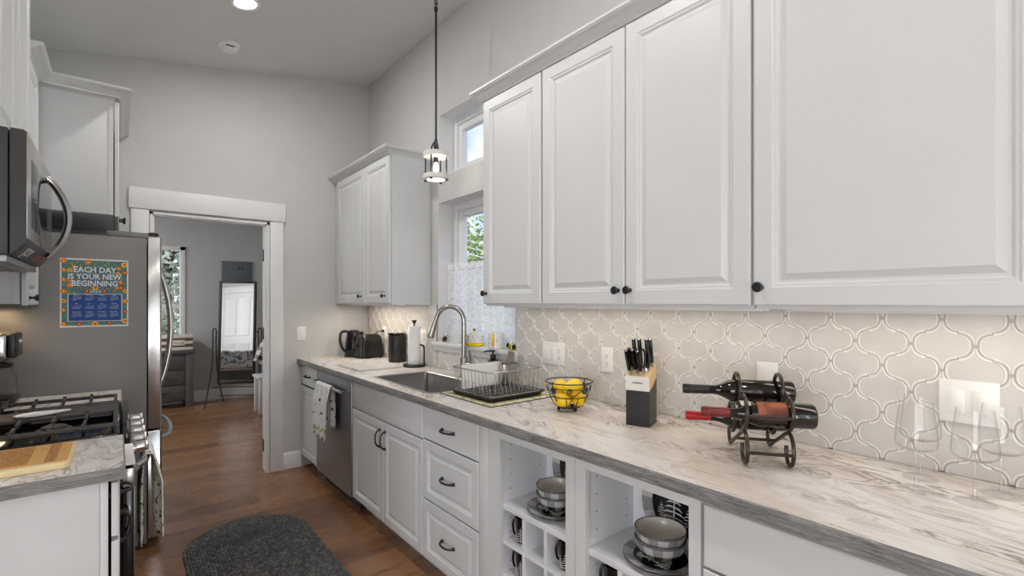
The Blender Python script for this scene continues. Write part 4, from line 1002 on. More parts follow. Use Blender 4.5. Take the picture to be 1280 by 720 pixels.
# ================================================================== PLATES, SWITCHES, OUTLETS
def plate(name, label, cat, c, N, w, h, items, group=None):
    """wall plate at c facing N; items: list of (kind, u)"""
    N = Vector(N); U = Vector((0, 0, 1)).cross(N); c = Vector(c); t = thing(name, label, cat, c, group=group)
    def bx(b, u0, u1, v0, v1, d0, d1, bev=.0008):
        p = [U * u + Vector((0, 0, v)) + N * d for u in (u0, u1) for v in (v0, v1) for d in (d0, d1)]
        b.box(min(q.x for q in p), max(q.x for q in p), min(q.y for q in p), max(q.y for q in p), min(q.z for q in p), max(q.z for q in p), bev)
    b = MB(); bx(b, -w / 2, w / 2, -h / 2, h / 2, .0004, .0055, .002); b.build('cover_plate', 'wplastic', t)
    for kind, u in items:
        if kind == 'rocker':
            b = MB(); bx(b, u - .0168, u + .0168, -.0335, .0335, .0056, .0075, .0006); bx(b, u - .0150, u + .0150, -.031, .031, .0075, .0098, .0012); b.build('rocker_switch', 'wplastic', t)
        elif kind == 'outlet':
            b = MB(); bx(b, u - .0168, u + .0168, -.0335, .0335, .0056, .0078, .0008); b.mi = 1
            for z in (.018, -.018):
                for k in (-.0062, .0062): bx(b, u + k - .0011, u + k + .0011, z - .002, z + .006, .0078, .0081, 0)
                b.lathe([(0, 0), (.0026, 0), (.0026, .0003), (0, .0003)], U * u + Vector((0, 0, z - .009)) + N * .0078, 10, tuple(N))
            b.build('receptacle', ['wplastic', 'darkgap'], t)
        elif kind == 'blank': pass
    return t
BS = WX - .0105
plate('light_switch', 'white single rocker light switch on the far wall beside the doorway', 'light switch', (1.206, FY, 1.126), NEAR, .072, .116, [('rocker', 0)])
plate('wall_outlet', 'white outlet behind the toaster with a black plug in it', 'outlet', (BS, 3.935, 1.125), R_, .072, .116, [('outlet', 0)])
plate('wall_outlet', 'white double wall plate half hidden behind the paper towels', 'outlet', (BS, 3.245, 1.125), R_, .118, .118, [('rocker', -.024), ('outlet', .024)])
plate('light_switch', 'white triple plate with two switches and an outlet above the fruit bowl', 'light switch', (BS, 1.834, 1.120), R_, .166, .118, [('rocker', -.046), ('rocker', 0), ('outlet', .046)])
plate('wall_outlet', 'white duplex outlet on the tile left of the knife block', 'outlet', (BS, 1.471, 1.120), R_, .072, .118, [('outlet', 0)])
plate('wall_outlet', 'white blank wall plate on the tile behind the wine rack', 'outlet', (BS, .746, 1.120), R_, .072, .118, [('blank', 0)])
plate('light_switch', 'white double rocker switch plate on the tile behind the wine glasses', 'light switch', (BS, .222, 1.120), R_, .122, .118, [('rocker', -.024), ('rocker', .024)])

CT = .9145
# ================================================================== FAR CORNER OF THE COUNTER
t = thing('electric_kettle', 'black electric kettle with loop handle behind the toaster', 'kettle', (1.60, 4.145, CT))
b = MB(); b.lathe([(0, 0), (.075, 0), (.078, .006), (.078, .016), (.07, .02), (0, .02)], (0, 0, 0), 32); b.build('base', 'black', t)
b = MB(); b.lathe([(0, .0205), (.070, .0205), (.073, .03), (.070, .10), (.058, .190), (.054, .205), (0, .205)], (0, 0, 0), 32); b.build('body', 'blackgloss', t)
b = MB(); b.lathe([(0, .2052), (.052, .2052), (.050, .222), (.03, .232), (0, .234)], (0, 0, 0), 28); b.build('lid', 'black', t)
b = MB(); b.tube(smooth_path([(-.045, -.010, .215), (-.085, -.012, .225), (-.116, -.012, .205), (-.122, -.012, .14), (-.100, -.012, .075), (-.068, -.010, .045)], 6), .0125, 10, flat=.8); b.build('handle', 'black', t)
b = MB(); b.tube([(.045, .01, .165), (.075, .015, .195), (.09, .018, .208)], [.022, .018, .012], 12); b.build('spout', 'blackgloss', t)

t = thing('toaster', 'black two-slice toaster on the counter in the far corner', 'toaster', (1.672, 3.985, CT), math.radians(4))
b = MB(); rs = []
for z, i in ((.012, .006), (.020, 0), (.15, .010), (.185, .018), (.197, .030)):
    rs.append(rrect(-.105 + i, .105 - i, -.088 + i * .9, .088 - i * .9, .028, z, 6))
b.rings(rs); b.build('body', 'toasterblack', t)
b = MB(); b.lathe([(0, .1975), (.02, .1975)], (0, 0, 0), 4) if 0 else None
for y in (-.03, .03): b.box(-.065, .065, y - .014, y + .014, .1972, .1985, .0005)
b.build('slot', 'darkgap', t)
b = MB(); b.box(-.045, .045, -.0895, -.0865, .03, .15, .003); b.build('front_panel', 'black', t)
b = MB(); b.box(-.125, -.104, -.016, .016, .10, .118, .004); b.build('lever', 'black', t)
for x in (-.08, .08):
    for y in (-.06, .06): MB().lathe([(0, 0), (.012, 0), (.012, .0125), (0, .0125)], (x, y, 0), 12).build('foot', 'black', t)
b = MB(); b.tube(smooth_path([(1.790, 3.935, 1.141), (1.765, 3.935, 1.141), (1.745, 3.955, 1.136), (1.735, 3.99, 1.112), (1.735, 4.085, 1.02), (1.745, 4.095, .95), (1.735, 4.09, .9190)], 6), .0035, 8); b.lathe([(0, 0), (.013, 0), (.011, .018), (.006, .024), (0, .024)], (1.7925, 3.935, 1.141), 14, (-1, 0, 0))
bpy.context.view_layer.update(); pc = b.build('power_cord', 'black', t); pc.matrix_parent_inverse = t.matrix_world.inverted()

t = thing('canister', 'black matte canister standing between toaster and paper towels', 'canister', (1.725, 3.555, CT))
b = MB(); b.lathe([(0, 0), (.058, 0), (.064, .004), (.066, .012), (.066, .205), (.064, .212), (0, .212)], (0, 0, 0), 40); b.build('body', 'black', t)
b = MB(); b.lathe([(0, .2125), (.066, .2125), (.067, .216), (.067, .228), (.064, .232), (0, .233)], (0, 0, 0), 40); b.build('lid', 'blackgloss', t)

t = thing('paper_towel_holder', 'black paper towel holder with side arm and round base near the sink', 'paper towel holder', (1.700, 3.215, CT))
b = MB(); b.lathe([(0, 0), (.082, 0), (.084, .003), (.084, .014), (.080, .018), (0, .018)], (0, 0, 0), 40); b.build('base', 'black', t)
b = MB(); b.tube([(0, 0, .018), (0, 0, .325)], .006, 10); b.lathe([(0, 0), (.012, 0), (.014, .012), (.020, .018), (.020, .023), (0, .024)], (0, 0, .320), 20); b.build('post', 'iron', t)
b = MB(); b.tube(smooth_path([(.052, -.055, .017), (.052, -.055, .06), (.052, -.055, .12), (.049, -.052, .150), (.036, -.040, .160), (.030, -.034, .160)], 5), .0065, 10); b.build('arm', 'iron', t)
o = MB((0, 0, 0)); o.lathe([(.0195, .0), (.044, .0), (.0452, .003), (.0452, .277), (.044, .280), (.0195, .280), (.0195, 0)], (0, 0, 0), 40, None, False, False)
o = o.build('paper_towel_roll', 'paper'); o.location = (1.700, 3.215, CT + .0185); tag(o, 'white paper towel roll on the black upright holder', 'paper towel')

b = MB((1.43, 3.41, CT)); b.rings([rrect(1.275, 1.595, 3.195, 3.630, .012, z) for z in (CT + .0002, CT + .011)], True, True, False); b.rings([rrect(1.275, 1.595, 3.195, 3.630, .012, CT + .011), rrect(1.278, 1.592, 3.198, 3.627, .010, CT + .0135)], True, False, True)
M['marble'] = plain('grey_white_marble', rgb(206, 204, 203), .3, var=.09, vscale=22)
tag(b.build('stone_board', 'marble'), 'flat marbled cutting board on the counter left of the sink', 'cutting board')

# ================================================================== DISH RACK
off = (1.52, 1.97, CT); b = MB(off); b.rings([rrect(1.300, 1.745, 1.735, 2.195, .01, z) for z in (CT + .0002, CT + .003)], True, True, False); b.mi = 1; b.rings([rrect(1.308, 1.737, 1.743, 2.187, .008, CT + .0034)], True, True, False)
b.mi = 0; b.rings([rrect(1.300, 1.745, 1.735, 2.195, .01, CT + .003), rrect(1.308, 1.737, 1.743, 2.187, .008, CT + .0034)], True, False, False)
tag(b.build('drying_mat', ['matedge', 'mat'], recalc=False), 'lemon-print drying mat with grey edge under the dish rack', 'mat')
TZ = CT + .0045; off = (1.505, 1.965, TZ); t = thing('drain_tray', 'black plastic drain tray on the lemon mat', 'tray', off)
b = MB(off); X0, X1, Y0, Y1 = 1.335, 1.690, 1.785, 2.150
b.rings([rrect(X0 + .02, X1 - .02, Y0 + .02, Y1 - .02, .02, TZ), rrect(X0 + .004, X1 - .004, Y0 + .004, Y1 - .004, .025, TZ + .016), rrect(X0 - .004, X1 + .004, Y0 - .004, Y1 + .004, .028, TZ + .020), rrect(X0 - .004, X1 + .004, Y0 - .004, Y1 + .004, .028, TZ + .023), rrect(X0 + .006, X1 - .006, Y0 + .006, Y1 - .006, .024, TZ + .021), rrect(X0 + .02, X1 - .02, Y0 + .02, Y1 - .02, .02, TZ + .006)])
b.build('tray', 'black', t, recalc=False)
b = MB(off)
for k in range(9): b.box(X0 + .04, X1 - .04, Y0 + .045 + k * .033, Y0 + .052 + k * .033, TZ + .006, TZ + .009, .001)
b.build('ridge', 'black', t)
RZ = TZ + .0135; off = (1.50, 1.95, RZ); t = thing('dish_rack', 'chrome wire dish rack standing in the black drain tray', 'dish rack', off)
bx0, bx1, by0, by1 = 1.352, 1.668, 1.802, 2.128; tx0, tx1, ty0, ty1 = 1.334, 1.668, 1.786, 2.122; zt = 1.060
def loop(x0, x1, y0, y1, r, z): return rrect(x0, x1, y0, y1, r, z, 5)
b = MB(off); b.tube(loop(tx0, tx1, ty0, ty1, .025, zt), .0033, 8, True); b.build('top_rim', 'wire', t)
b = MB(off); b.tube(loop(bx0, bx1, by0, by1, .02, RZ + .008), .0028, 8, True); b.build('bottom_rim', 'wire', t)
b = MB(off); n = 11
for k in range(1, n):
    f = k / n
    xb_, xt_ = bx0 + (bx1 - bx0) * f, tx0 + (tx1 - tx0) * f; yb_, yt_ = by0 + (by1 - by0) * f, ty0 + (ty1 - ty0) * f
    for (q0, q1) in (((xb_, by0), (xt_, ty0)), ((xb_, by1), (xt_, ty1)), ((bx0, yb_), (tx0, yt_)), ((bx1, yb_), (tx1, yt_))): b.tube([(*q0, RZ + .008), (*q1, zt)], .0014, 6)
b.build('side_wires', 'wire', t)
b = MB(off)
for k in range(14):
    y = by0 + .02 + (by1 - by0 - .04) * k / 13; b.tube([(bx0, y, RZ + .006), (bx1, y, RZ + .006)], .0014, 6)
for k in range(11):
    x = bx0 + .03 + (bx1 - bx0 - .06) * k / 10
    for ya in (by0 + .045, by0 + .115, by0 + .185): b.tube([(x, ya, RZ + .007), (x, ya + .002, RZ + .030), (x, ya + .008, RZ + .036), (x, ya + .014, RZ + .030), (x, ya + .016, RZ + .007)], .0014, 6)
b.build('floor_wires', 'wire', t)
b = MB(off)
for k in range(4):
    y = by0 + .05 + k * .065; b.tube([(bx0 - .009, y, RZ + .008)] + [(bx0 - .013, y + .011 - .011 * math.cos(PI * i / 8), RZ + .055 + .013 * math.sin(PI * i / 8)) for i in range(9)] + [(bx0 - .009, y + .022, RZ + .008)], .0014, 6)
b.build('cup_prongs', 'wire', t)
b = MB((1.50, 2.09, RZ + .010)); b.rings([[(1.375 + dx_, y, z) for dx_, z in ((0, RZ + .010), (.245, RZ + .010), (.248, RZ + .013), (.248, zt + .002), (.244, zt + .006), (.004, zt + .006), (0, zt + .002))] for y in (2.078, 2.088)])
tag(b.build('white_cutting_board', 'wplastic'), 'white plastic cutting board standing in the wire dish rack', 'cutting board')
t = thing('utensil_cup', 'stainless steel utensil cup inside the dish rack', 'cup', (1.632, 2.048, RZ + .010))
b = MB(); b.lathe([(0, 0), (.026, 0), (.027, .004), (.027, .112), (.0255, .112), (.0255, .006), (0, .005)], (0, 0, 0), 28, None, False, False); b.build('cup', 'ss', t); b = MB(); b.lathe([(.0275, 0), (.0278, .006), (.0275, .008)], (0, 0, 0), 28, None, False, False); b.build('base_band', 'black', t)
b = MB((1.634, 2.050, 1.03)); A_ = Vector((.30, -.05, 1)).normalized(); b.tube([Vector((1.622, 2.05, .948)) + A_ * s_ for s_ in (0, .09)], .005, 8)
q = Vector((1.622, 2.05, .948)); b.tube([q + A_ * .085, q + A_ * .105, q + A_ * .12, q + A_ * .17, q + A_ * .18], [.006, .016, .024, .026, .020], 12, flat=.25)
tag(b.build('wooden_spatula', 'paddle'), 'grey-brown wooden spatula leaning in the steel utensil cup', 'spatula')
t = thing('soap_pump', 'black soap dispenser pump on the counter behind the dish rack', 'soap dispenser', (1.722, 2.275, CT))
b = MB(); b.lathe([(0, 0), (.033, 0), (.036, .004), (.036, .12), (.030, .135), (.016, .142), (.016, .15), (0, .15)], (0, 0, 0), 28); b.build('bottle', 'blackgloss', t)
b = MB(); b.lathe([(0, .1502), (.019, .1502), (.019, .165), (.006, .168), (.006, .182), (.014, .184), (.014, .192), (0, .192)], (0, 0, 0), 18); b.tube([(0, 0, .187), (-.03, .02, .187), (-.048, .032, .181)], [.006, .005, .004], 8); b.build('pump', 'black', t)

# ================================================================== WINDOW SILL
SZ = 1.1055
def bee(x, y, label, rz):
    t = thing('bee_figurine', label, 'figurine', (x, y, SZ), rz)
    b = MB(); ball = lambda c, r, sx=1, sy=1, sz=1: b.rings([[(c[0] + r * sx * math.sin(PI * j / 10) * math.cos(2 * PI * i / 18), c[1] + r * sy * math.sin(PI * j / 10) * math.sin(2 * PI * i / 18), c[2] - r * sz * math.cos(PI * j / 10)) for i in range(18)] for j in range(11)], True, False, False)
    for k in range(5):
        b.mi = k % 2; z0 = -.030 + k * .012
        b.rings([[(z0 + .012 * q, .019 * math.sqrt(max(.03, 1 - ((z0 + .012 * q) / .033) ** 2)) * math.cos(2 * PI * i / 18), .0195 + .019 * math.sqrt(max(.03, 1 - ((z0 + .012 * q) / .033) ** 2)) * math.sin(2 * PI * i / 18)) for i in range(18)] for q in (0, .5, 1)], True, k == 0, k == 4)
    b.build('body', ['blackglaze', 'yellow'], t)
    b = MB(); ball((.036, 0, .025), .017); b.build('head', 'blackglaze', t)
    b = MB()
    for s_ in (-1, 1): b.tube([(.042, s_ * .006, .040), (.048, s_ * .009, .055)], .0013, 6)
    b.build('antennae', 'iron', t)
    for s_ in (-1, 1):
        b = MB(); ball((-.002, s_ * .014, .046), .014, .8, .5, 1); b.build('wing', 'wceramic', t)
    return t
bee(1.815, 2.985, 'small black and yellow bee figurine at the far end of the sill', -1.9)
bee(1.812, 2.205, 'small black and yellow bee figurine at the near end of the sill', 1.5)
def mug(label, x, y, rz, r, h, mark):
    t = thing('mug', label, 'mug', (x, y, SZ), rz)
    b = MB(); b.lathe([(0, 0), (r * .92, 0), (r, .005), (r, h - .002), (r - .0015, h), (r - .0035, h - .002), (r - .004, .008), (0, .007)], (0, 0, 0), 32, None, False, False); b.build('cup', 'wceramic', t)
    if mark == 'plain':
        b = MB(); b.tube(smooth_path([(0, r - .002, h * .82), (0, r + .02, h * .80), (0, r + .028, h * .5), (0, r + .02, h * .25), (0, r - .002, h * .2)], 5), .0055, 8); b.build('handle', 'wceramic', t)
    else:
        b = MB(); b.tube(smooth_path([(-r * .98, -.004, h * .86), (-r - .010, -.008, h * .90), (-r - .020, -.010, h * .74), (-r - .022, -.010, h * .5), (-r - .014, -.008, h * .28), (-r * .98, -.004, h * .22)], 5), .0062, 8); b.build('handle', 'yellow', t)
    b = MB()
    for a, z, l_ in ((2.6, h * .35, .010), (3.7, h * .55, .008), (3.2, h * .75, .007)):
        c = Vector((r * 1.002 * math.cos(a), r * 1.002 * math.sin(a), z)); tt = Vector((-math.sin(a), math.cos(a), .8)).normalized()
        b.tube([c - tt * l_ / 2, c, c + tt * l_ / 2], [.001, .0025, .001], 8)
    b.build('painted_bee', 'blackglaze', t)
mug('white mug with painted bees on the sill behind the faucet', 1.820, 2.84, -.5, .036, .085, 'plain')
mug('white mug with curved yellow handle on the kitchen window sill', 1.803, 2.350, .45, .050, .098, 'banana')
t = thing('butter_dish', 'white dome butter dish with black dots and yellow base on the sill', 'butter dish', (1.806, 2.590, SZ))
b = MB(); T_ = Matrix.Scale(.64, 4, (1, 0, 0)); b.T = T_; b.lathe([(0, 0), (.070, 0), (.080, .004), (.082, .018), (.078, .022), (0, .022)], (0, 0, 0), 40); b.build('base', 'yellow', t)
b = MB(); b.T = T_; b.lathe([(0, .0225), (.074, .0225), (.076, .030), (.074, .072), (.066, .084), (.04, .090), (0, .092)], (0, 0, 0), 40); b.mi = 1
for k in range(22):
    a = 2 * PI * k / 11 + (k // 11) * .28; z = .040 if k < 11 else .062; b.lathe([(0, -.0005), (.0035, -.0005), (.0035, .0012), (0, .0014)], (.0755 * math.cos(a), .0755 * math.sin(a), z), 8, (math.cos(a), math.sin(a), 0))
b.build('dome', ['wceramic', 'blackglaze'], t)
b = MB(); b.tube([(0, 0, .091), (0, 0, .100)], [.010, .007], 10); b.mi = 1
for s_ in (-1, 1): b.tube([(0, 0, .1005), (0, s_ * .008, .108), (0, s_ * .014, .111)], [.004, .005, .001], 8)
b.build('bee_knob', ['yellow', 'blackglaze'], t)

# curtain on a tension rod
t = thing('cafe_curtain', 'white lace cafe curtain with ruffled top in the kitchen window', 'curtain', (1.885, 2.60, SZ))
off = (1.885, 2.60, SZ); b = MB(off); b.tube([(1.885, WY0 + .008, 1.628), (1.885, WY1 - .008, 1.628)], .006, 10); b.build('rod', 'wplastic', t)
b = MB(off); uvl = b.bm.loops.layers.uv.new('UVMap'); nx, nz = 150, 26; V = []
for j in range(nx + 1):
    y = WY0 + .012 + (WY1 - WY0 - .024) * j / nx; row = []
    for k in range(nz + 1):
        z = SZ + .004 + (1.665 - SZ) * k / nz; f = (z - SZ) / .55
        am = .014 + .012 * (1 - f); x = 1.882 + am * math.sin(y * 58 + .9 * math.sin(y * 19)) - (.012 if 1.61 < z < 1.645 else 0) * 0
        if z > 1.635: x += .008 * math.sin(y * 190); z += .006 * math.sin(y * 150)
        yy = y + .02 * (1 - f) * math.sin(y * 9) if 0 < j < nx else y
        if abs(x - 1.885) < .0075 and 1.61 < z < 1.646: x = 1.885 + (.0085 if x >= 1.885 else -.0085)
        row.append(b.v((x, yy, z)))
    V.append(row)
for j in range(nx):
    for k in range(nz):
        fc = b.f([V[j][k], V[j + 1][k], V[j + 1][k + 1], V[j][k + 1]])
        for lp, (a, c) in zip(fc.loops, ((j, k), (j + 1, k), (j + 1, k + 1), (j, k + 1))): lp[uvl].uv = (a / nx * 1.35, c / nz * .62)
b.build('lace_panel', 'lace', t, recalc=False)

# ================================================================== FRUIT BOWL
BX, BY_ = 1.545, 1.485; t = thing('fruit_bowl', 'black wire fruit bowl with scrollwork holding lemons', 'bowl', (BX, BY_, CT))
def rad(z): return .047 + (.104 - .047) * ((max(0, z - .016)) / .112) ** .55
b = MB()
for z, r_ in ((.128, .0026), (.105, .0018), (.066, .0022)): b.tube([(rad(z) * math.cos(2 * PI * i / 48), rad(z) * math.sin(2 * PI * i / 48), z) for i in range(48)], r_, 8, True)
b.tube([(rad(.016) * math.cos(2 * PI * i / 32), rad(.016) * math.sin(2 * PI * i / 32), .016) for i in range(32)], .0026, 8, True); b.build('hoops', 'iron', t)
b = MB()
for k in range(10):
    a = 2 * PI * k / 10; zz = [.016, .026, .040, .054, .066] + ([.085, .105, .128] if k % 5 == 0 else []); b.tube([(rad(z) * math.cos(a), rad(z) * math.sin(a), z) for z in zz], .002, 7)
b.build('ribs', 'iron', t)
for k in range(8):
    b = MB(); a0 = 2 * PI * k / 8; pts = []
    for i in range(34):
        s_ = i / 33; th = s_ * 4.2 * PI + (0 if k % 2 else PI); rr = .0155 * (1 - .82 * s_); zc2 = .094 if k % 2 else .0985
        z = zc2 + rr * math.sin(th); a = a0 + rr * math.cos(th) / .095; pts.append((rad(z) * math.cos(a), rad(z) * math.sin(a), z))
    if k % 2 == 0:
        for i in range(1, 12):
            s_ = i / 11; z = .0985 - .030 * (3 * s_ ** 2 - 2 * s_ ** 3); a = a0 - .0155 / .095 - .5 * s_; pts.insert(0, (rad(z) * math.cos(a), rad(z) * math.sin(a), z))
    b.tube(pts, .0021, 6); b.build('scroll', 'iron', t)
b = MB()
for k in range(5):
    x = -.034 + .017 * k; l_ = math.sqrt(.047 ** 2 - x * x); b.tube([(x, -l_, .016), (x, l_, .016)], .0018, 6)
b.build('floor_wires', 'iron', t)
for k in range(3):
    a = 2 * PI * k / 3 + .4; b = MB(); c = (.045 * math.cos(a), .045 * math.sin(a))
    b.rings([[(c[0] + .008 * math.sin(PI * j / 8) * math.cos(2 * PI * i / 12), c[1] + .008 * math.sin(PI * j / 8) * math.sin(2 * PI * i / 12), .0081 - .008 * math.cos(PI * j / 8)) for i in range(12)] for j in range(9)], True, False, False); b.build('foot', 'iron', t)
lem = MB(); prof = []
for j in range(17):
    a = PI * j / 16; r_ = .0315 * math.sin(a) ** .9; z = -.041 * math.cos(a); prof.append((r_, z))
prof[0] = (.0, -.0445); prof.insert(1, (.004, -.043)); prof[-1] = (.0, .0445); prof.insert(-1, (.004, .043))
lem.lathe(prof, (0, 0, 0), 24, None, False, False); L0 = lem.build('lemon', 'lemon')
spots = []
for k in range(3):
    a = 2 * PI * k / 3 + 1.1; spots.append((.0445 * math.cos(a), .0445 * math.sin(a), .0505, PI / 2, a))
for k in range(3):
    a = 2 * PI * k / 3 + 1.1 + PI / 3; spots.append((.0405 * math.cos(a), .0405 * math.sin(a), .103, PI / 2, a))
LBL = ['lemon low at the back of the wire bowl', 'lemon low at the front left of the wire bowl', 'lemon low at the front right of the wire bowl', 'upper lemon at the left of the heap in the wire bowl', 'upper lemon nearest the front of the heap in the wire bowl', 'upper lemon at the right of the heap in the wire bowl']
for k, (x, y, z, tx, tz) in enumerate(spots):
    o = L0 if k == 0 else L0.copy()
    if k: COL.objects.link(o)
    o.location = (BX + x, BY_ + y, CT + z); o.rotation_euler = (tx, 0, tz); tag(o, LBL[k], 'lemon', 'lemons in the fruit bowl')

# ================================================================== KNIFE BLOCK
A0 = Vector((1.533, 1.166)); A1 = Vector((1.562, 1.080)); ua = math.atan2((A1 - A0).y, (A1 - A0).x)
t = thing('knife_block', 'black and pale wood knife block with a white front band', 'knife block', (A0.x, A0.y, CT), ua)
wK, dK = .090, .100
b = MB(); b.prism([(0, 0), (wK, 0), (wK, dK), (0, dK)], .0005, .136); b.build('lower_body', 'black', t)
b = MB()
b.rings([[(x, 0, .1365), (x, 0, .192), (x, dK, .232), (x, dK, .1365)] for x in (0, wK)]); b.build('upper_body', 'blockwood', t)
b = MB(); b.box(-.001, wK + .001, -.0015, -.0002, .137, .191); b.build('front_band', 'paperlabel', t)
b = MB(); b.text('HOMEWELL', .012, (wK / 2, -.0018, .166), (1, 0, 0), (0, 0, 1)) if 0 else b.tube([(wK * .3, -.0016, .166), (wK * .36, -.0017, .1672), (wK * .42, -.0016, .1655), (wK * .48, -.0017, .1685), (wK * .54, -.0016, .1655), (wK * .60, -.0017, .167), (wK * .66, -.0016, .1655), (wK * .72, -.0017, .1672)], .0016, 6); b.build('emblem', 'black', t)
b = MB()
for y0, y1 in ((.12, .2),): b.prism([(wK + .0002, .0), (wK + .0012, .0), (wK + .0012, dK), (wK + .0002, dK)], .06, .0605) if 0 else None
b.rings([[(wK + .0003, 0, .0006), (wK + .0003, 0, .137), (wK + .0003, dK * .5, .150), (wK + .0003, dK, .178), (wK + .0003, dK, .0006)], [(wK + .0013, 0, .0006), (wK + .0013, 0, .137), (wK + .0013, dK * .5, .150), (wK + .0013, dK, .178), (wK + .0013, dK, .0006)]]); b.build('side_cover', 'black', t)
def top_z(y): return .192 + .040 * y / dK
ks = [(.012, .012, .118, 0), (.034, .020, .118, 0), (.056, .012, .118, 0), (.024, .050, .150, 1), (.046, .050, .150, 1), (.074, .052, .150, 1), (.080, .078, .135, 1), (.012, .040, .110, 0), (.040, .036, .110, 0)]
KL = ['black-handled knife at the front left of the knife block', 'black-handled knife at the front middle of the knife block', 'black-handled knife at the front right of the knife block', 'tall black-handled knife at the back left of the knife block', 'tall black-handled knife at the back middle of the knife block', 'black-handled knife toward the right side of the knife block', 'black-handled knife at the back right corner of the knife block', 'short black-handled knife at the left edge behind the front row', 'short black-handled knife in the middle behind the front row']
Rz = Matrix.Rotation(ua, 3, 'Z')
for k, (x, y, L_k, big) in enumerate(ks):
    p = Vector((A0.x, A0.y, CT)) + Rz @ Vector((x, y, top_z(y) + .0008)); kt = thing('kitchen_knife', KL[k], 'knife', p, ua, 'knives in the block')
    lean = Vector((0, .0, 1)); lean = Vector((-.10, -.22, 1)).normalized() if not big else Vector((-.05, -.10, 1)).normalized()
    b = MB(); b.tube([lean * 0, lean * .016], [.0058, .0066], 10, flat=1.5); b.build('bolster', 'chrome', kt)
    b = MB(); b.tube([lean * .016, lean * .03, lean * (L_k * .62), lean * (L_k * .8)], [.0066, .0075, .0078, .0074], 12, flat=1.5); b.build('handle', 'blackgloss', kt)
    b = MB(); b.tube([lean * (L_k * .8), lean * (L_k * .8 + .004)], [.0078, .0076], 12, flat=1.5); b.build('end_cap', 'chrome', kt)
p = Vector((A0.x, A0.y, CT)) + Rz @ Vector((.068, .030, top_z(.03) + .001)); kt = thing('kitchen_scissors', 'black-handled kitchen scissors in the right of the knife block', 'scissors', p, ua)
b = MB(); b.box(-.006, .006, -.002, .002, 0, .02, .001); b.build('blades', 'chrome', kt)
for s_ in (-1, 1): b = MB(); b.tube([(s_ * .009 + .009 * math.cos(2 * PI * i / 20), -.008, .055 + .036 * math.sin(2 * PI * i / 20)) for i in range(20)], .0042, 8, True); b.build('handle_loop', 'black', kt)

# ================================================================== WINE RACK AND BOTTLES
th = math.atan2(.8, -.6); O3 = Vector((1.469, .613, CT))
# local frame: x = along the bottles towards the necks, y = away from the wall side (mirrored), so b (towards the wall) = -y
t = thing('wine_rack', 'dark scrolled iron wine rack holding three bottles on the counter', 'wine rack', O3, th)
def bz(b_, z, a=0): return (a, -b_, z)
fr_c, top_c, back_c, RR = (.015, .152), (.108, .205), (.183, .100), .048
SPINE = [(.030, .054), (.028, .028), (.016, .010), (-.004, .0058), (-.026, .016), (-.038, .044), (-.032, .074), (-.014, .092), (.008, .096), (.040, .085), (.090, .060), (.150, .032), (.185, .014), (.206, .0058), (.222, .016), (.228, .040), (.220, .060)]
for a in (.060, -.060):
    b = MB(); b.tube(smooth_path([bz(q[0], q[1], a) for q in SPINE], 5), .0058, 8); b.build('scroll_foot', 'rackiron', t)
    for c in (fr_c, top_c, back_c):
        b = MB(); b.tube([bz(c[0] + RR * math.cos(2 * PI * i / 40), c[1] + RR * math.sin(2 * PI * i / 40), a) for i in range(40)], .0058, 8, True); b.build('ring', 'rackiron', t)
for q in ((fr_c[0] - RR, fr_c[1] - .004), (-.038, .044), (back_c[0] + RR, back_c[1]), (.125, .042)):
    b = MB(); b.tube([bz(q[0], q[1], .060), bz(q[0], q[1], -.060)], .0048, 8); b.build('cross_bar', 'rackiron', t)
def bottle(label, b_, z, a_base, L, r, foil, lab, shoulder):
    p = O3 + Matrix.Rotation(th, 3, 'Z') @ Vector((a_base, -b_, z)); w = thing('wine_bottle', label, 'bottle', p, th)
    n0 = L * .70; nr = .0142
    prof = [(0, .004), (r * .6, .003), (r * .9, 0), (r, .006), (r, n0 - shoulder)]
    for i in range(1, 9):
        s_ = i / 8; prof.append((nr + (r - nr) * (.5 + .5 * math.cos(PI * s_)), n0 - shoulder + shoulder * 1.05 * s_))
    prof += [(nr - .0006, L - .03), (nr, L - .02), (nr, L - .004), (0, L - .003)]
    m = MB(); m.lathe(prof, (0, 0, 0), 36, (1, 0, 0)); m.build('body', 'bottleglass', w)
    m = MB(); m.lathe([(nr + .0004, L - .078), (nr + .0006, L - .022), (nr + .0014, L - .021), (nr + .0014, L - .006), (nr + .0004, L + .0005), (0, L + .0008)], (0, 0, 0), 28, (1, 0, 0), False, True); m.build('foil', foil, w)
    def patch(nm, z0, z1, a0, a1, mat, e=.0004):
        m = MB(); rs = []
        for zz in (z0, z1): rs.append([(zz, (r + e) * math.cos(a0 + (a1 - a0) * i / 24), (r + e) * math.sin(a0 + (a1 - a0) * i / 24)) for i in range(25)])
        m.rings(rs, False); m.build(nm, mat, w, recalc=False)
    if lab == 'front':
        patch('wine_label', .075, .155, -.2, 3.0, 'winelabel'); patch('back_label', .095, .150, 3.3, 4.4, 'paperlabel'); patch('neck_label', .172, .200, .9, 1.9, 'paperlabel')
    elif lab == 'top': patch('back_label', .095, .150, 3.6, 4.5, 'paperlabel')
    else: patch('wine_label', .075, .160, .2, 2.6, 'paperlabel')
    return w
bottle('dark wine bottle with burgundy foil and rust label, frontmost in the rack', fr_c[0], fr_c[1] - RR + .0058 + .0365, -.128, .305, .0365, 'foilred', 'front', .075)
bottle('dark wine bottle with black foil lying on top of the rack', top_c[0], top_c[1] - RR + .0058 + .0350, -.100, .322, .0350, 'foilblack', 'top', .060)
bottle('dark wine bottle with bright red foil, lowest at the back of the rack', back_c[0], back_c[1] - RR + .0058 + .0365, -.100, .305, .0365, 'foilbright', 'back', .075)

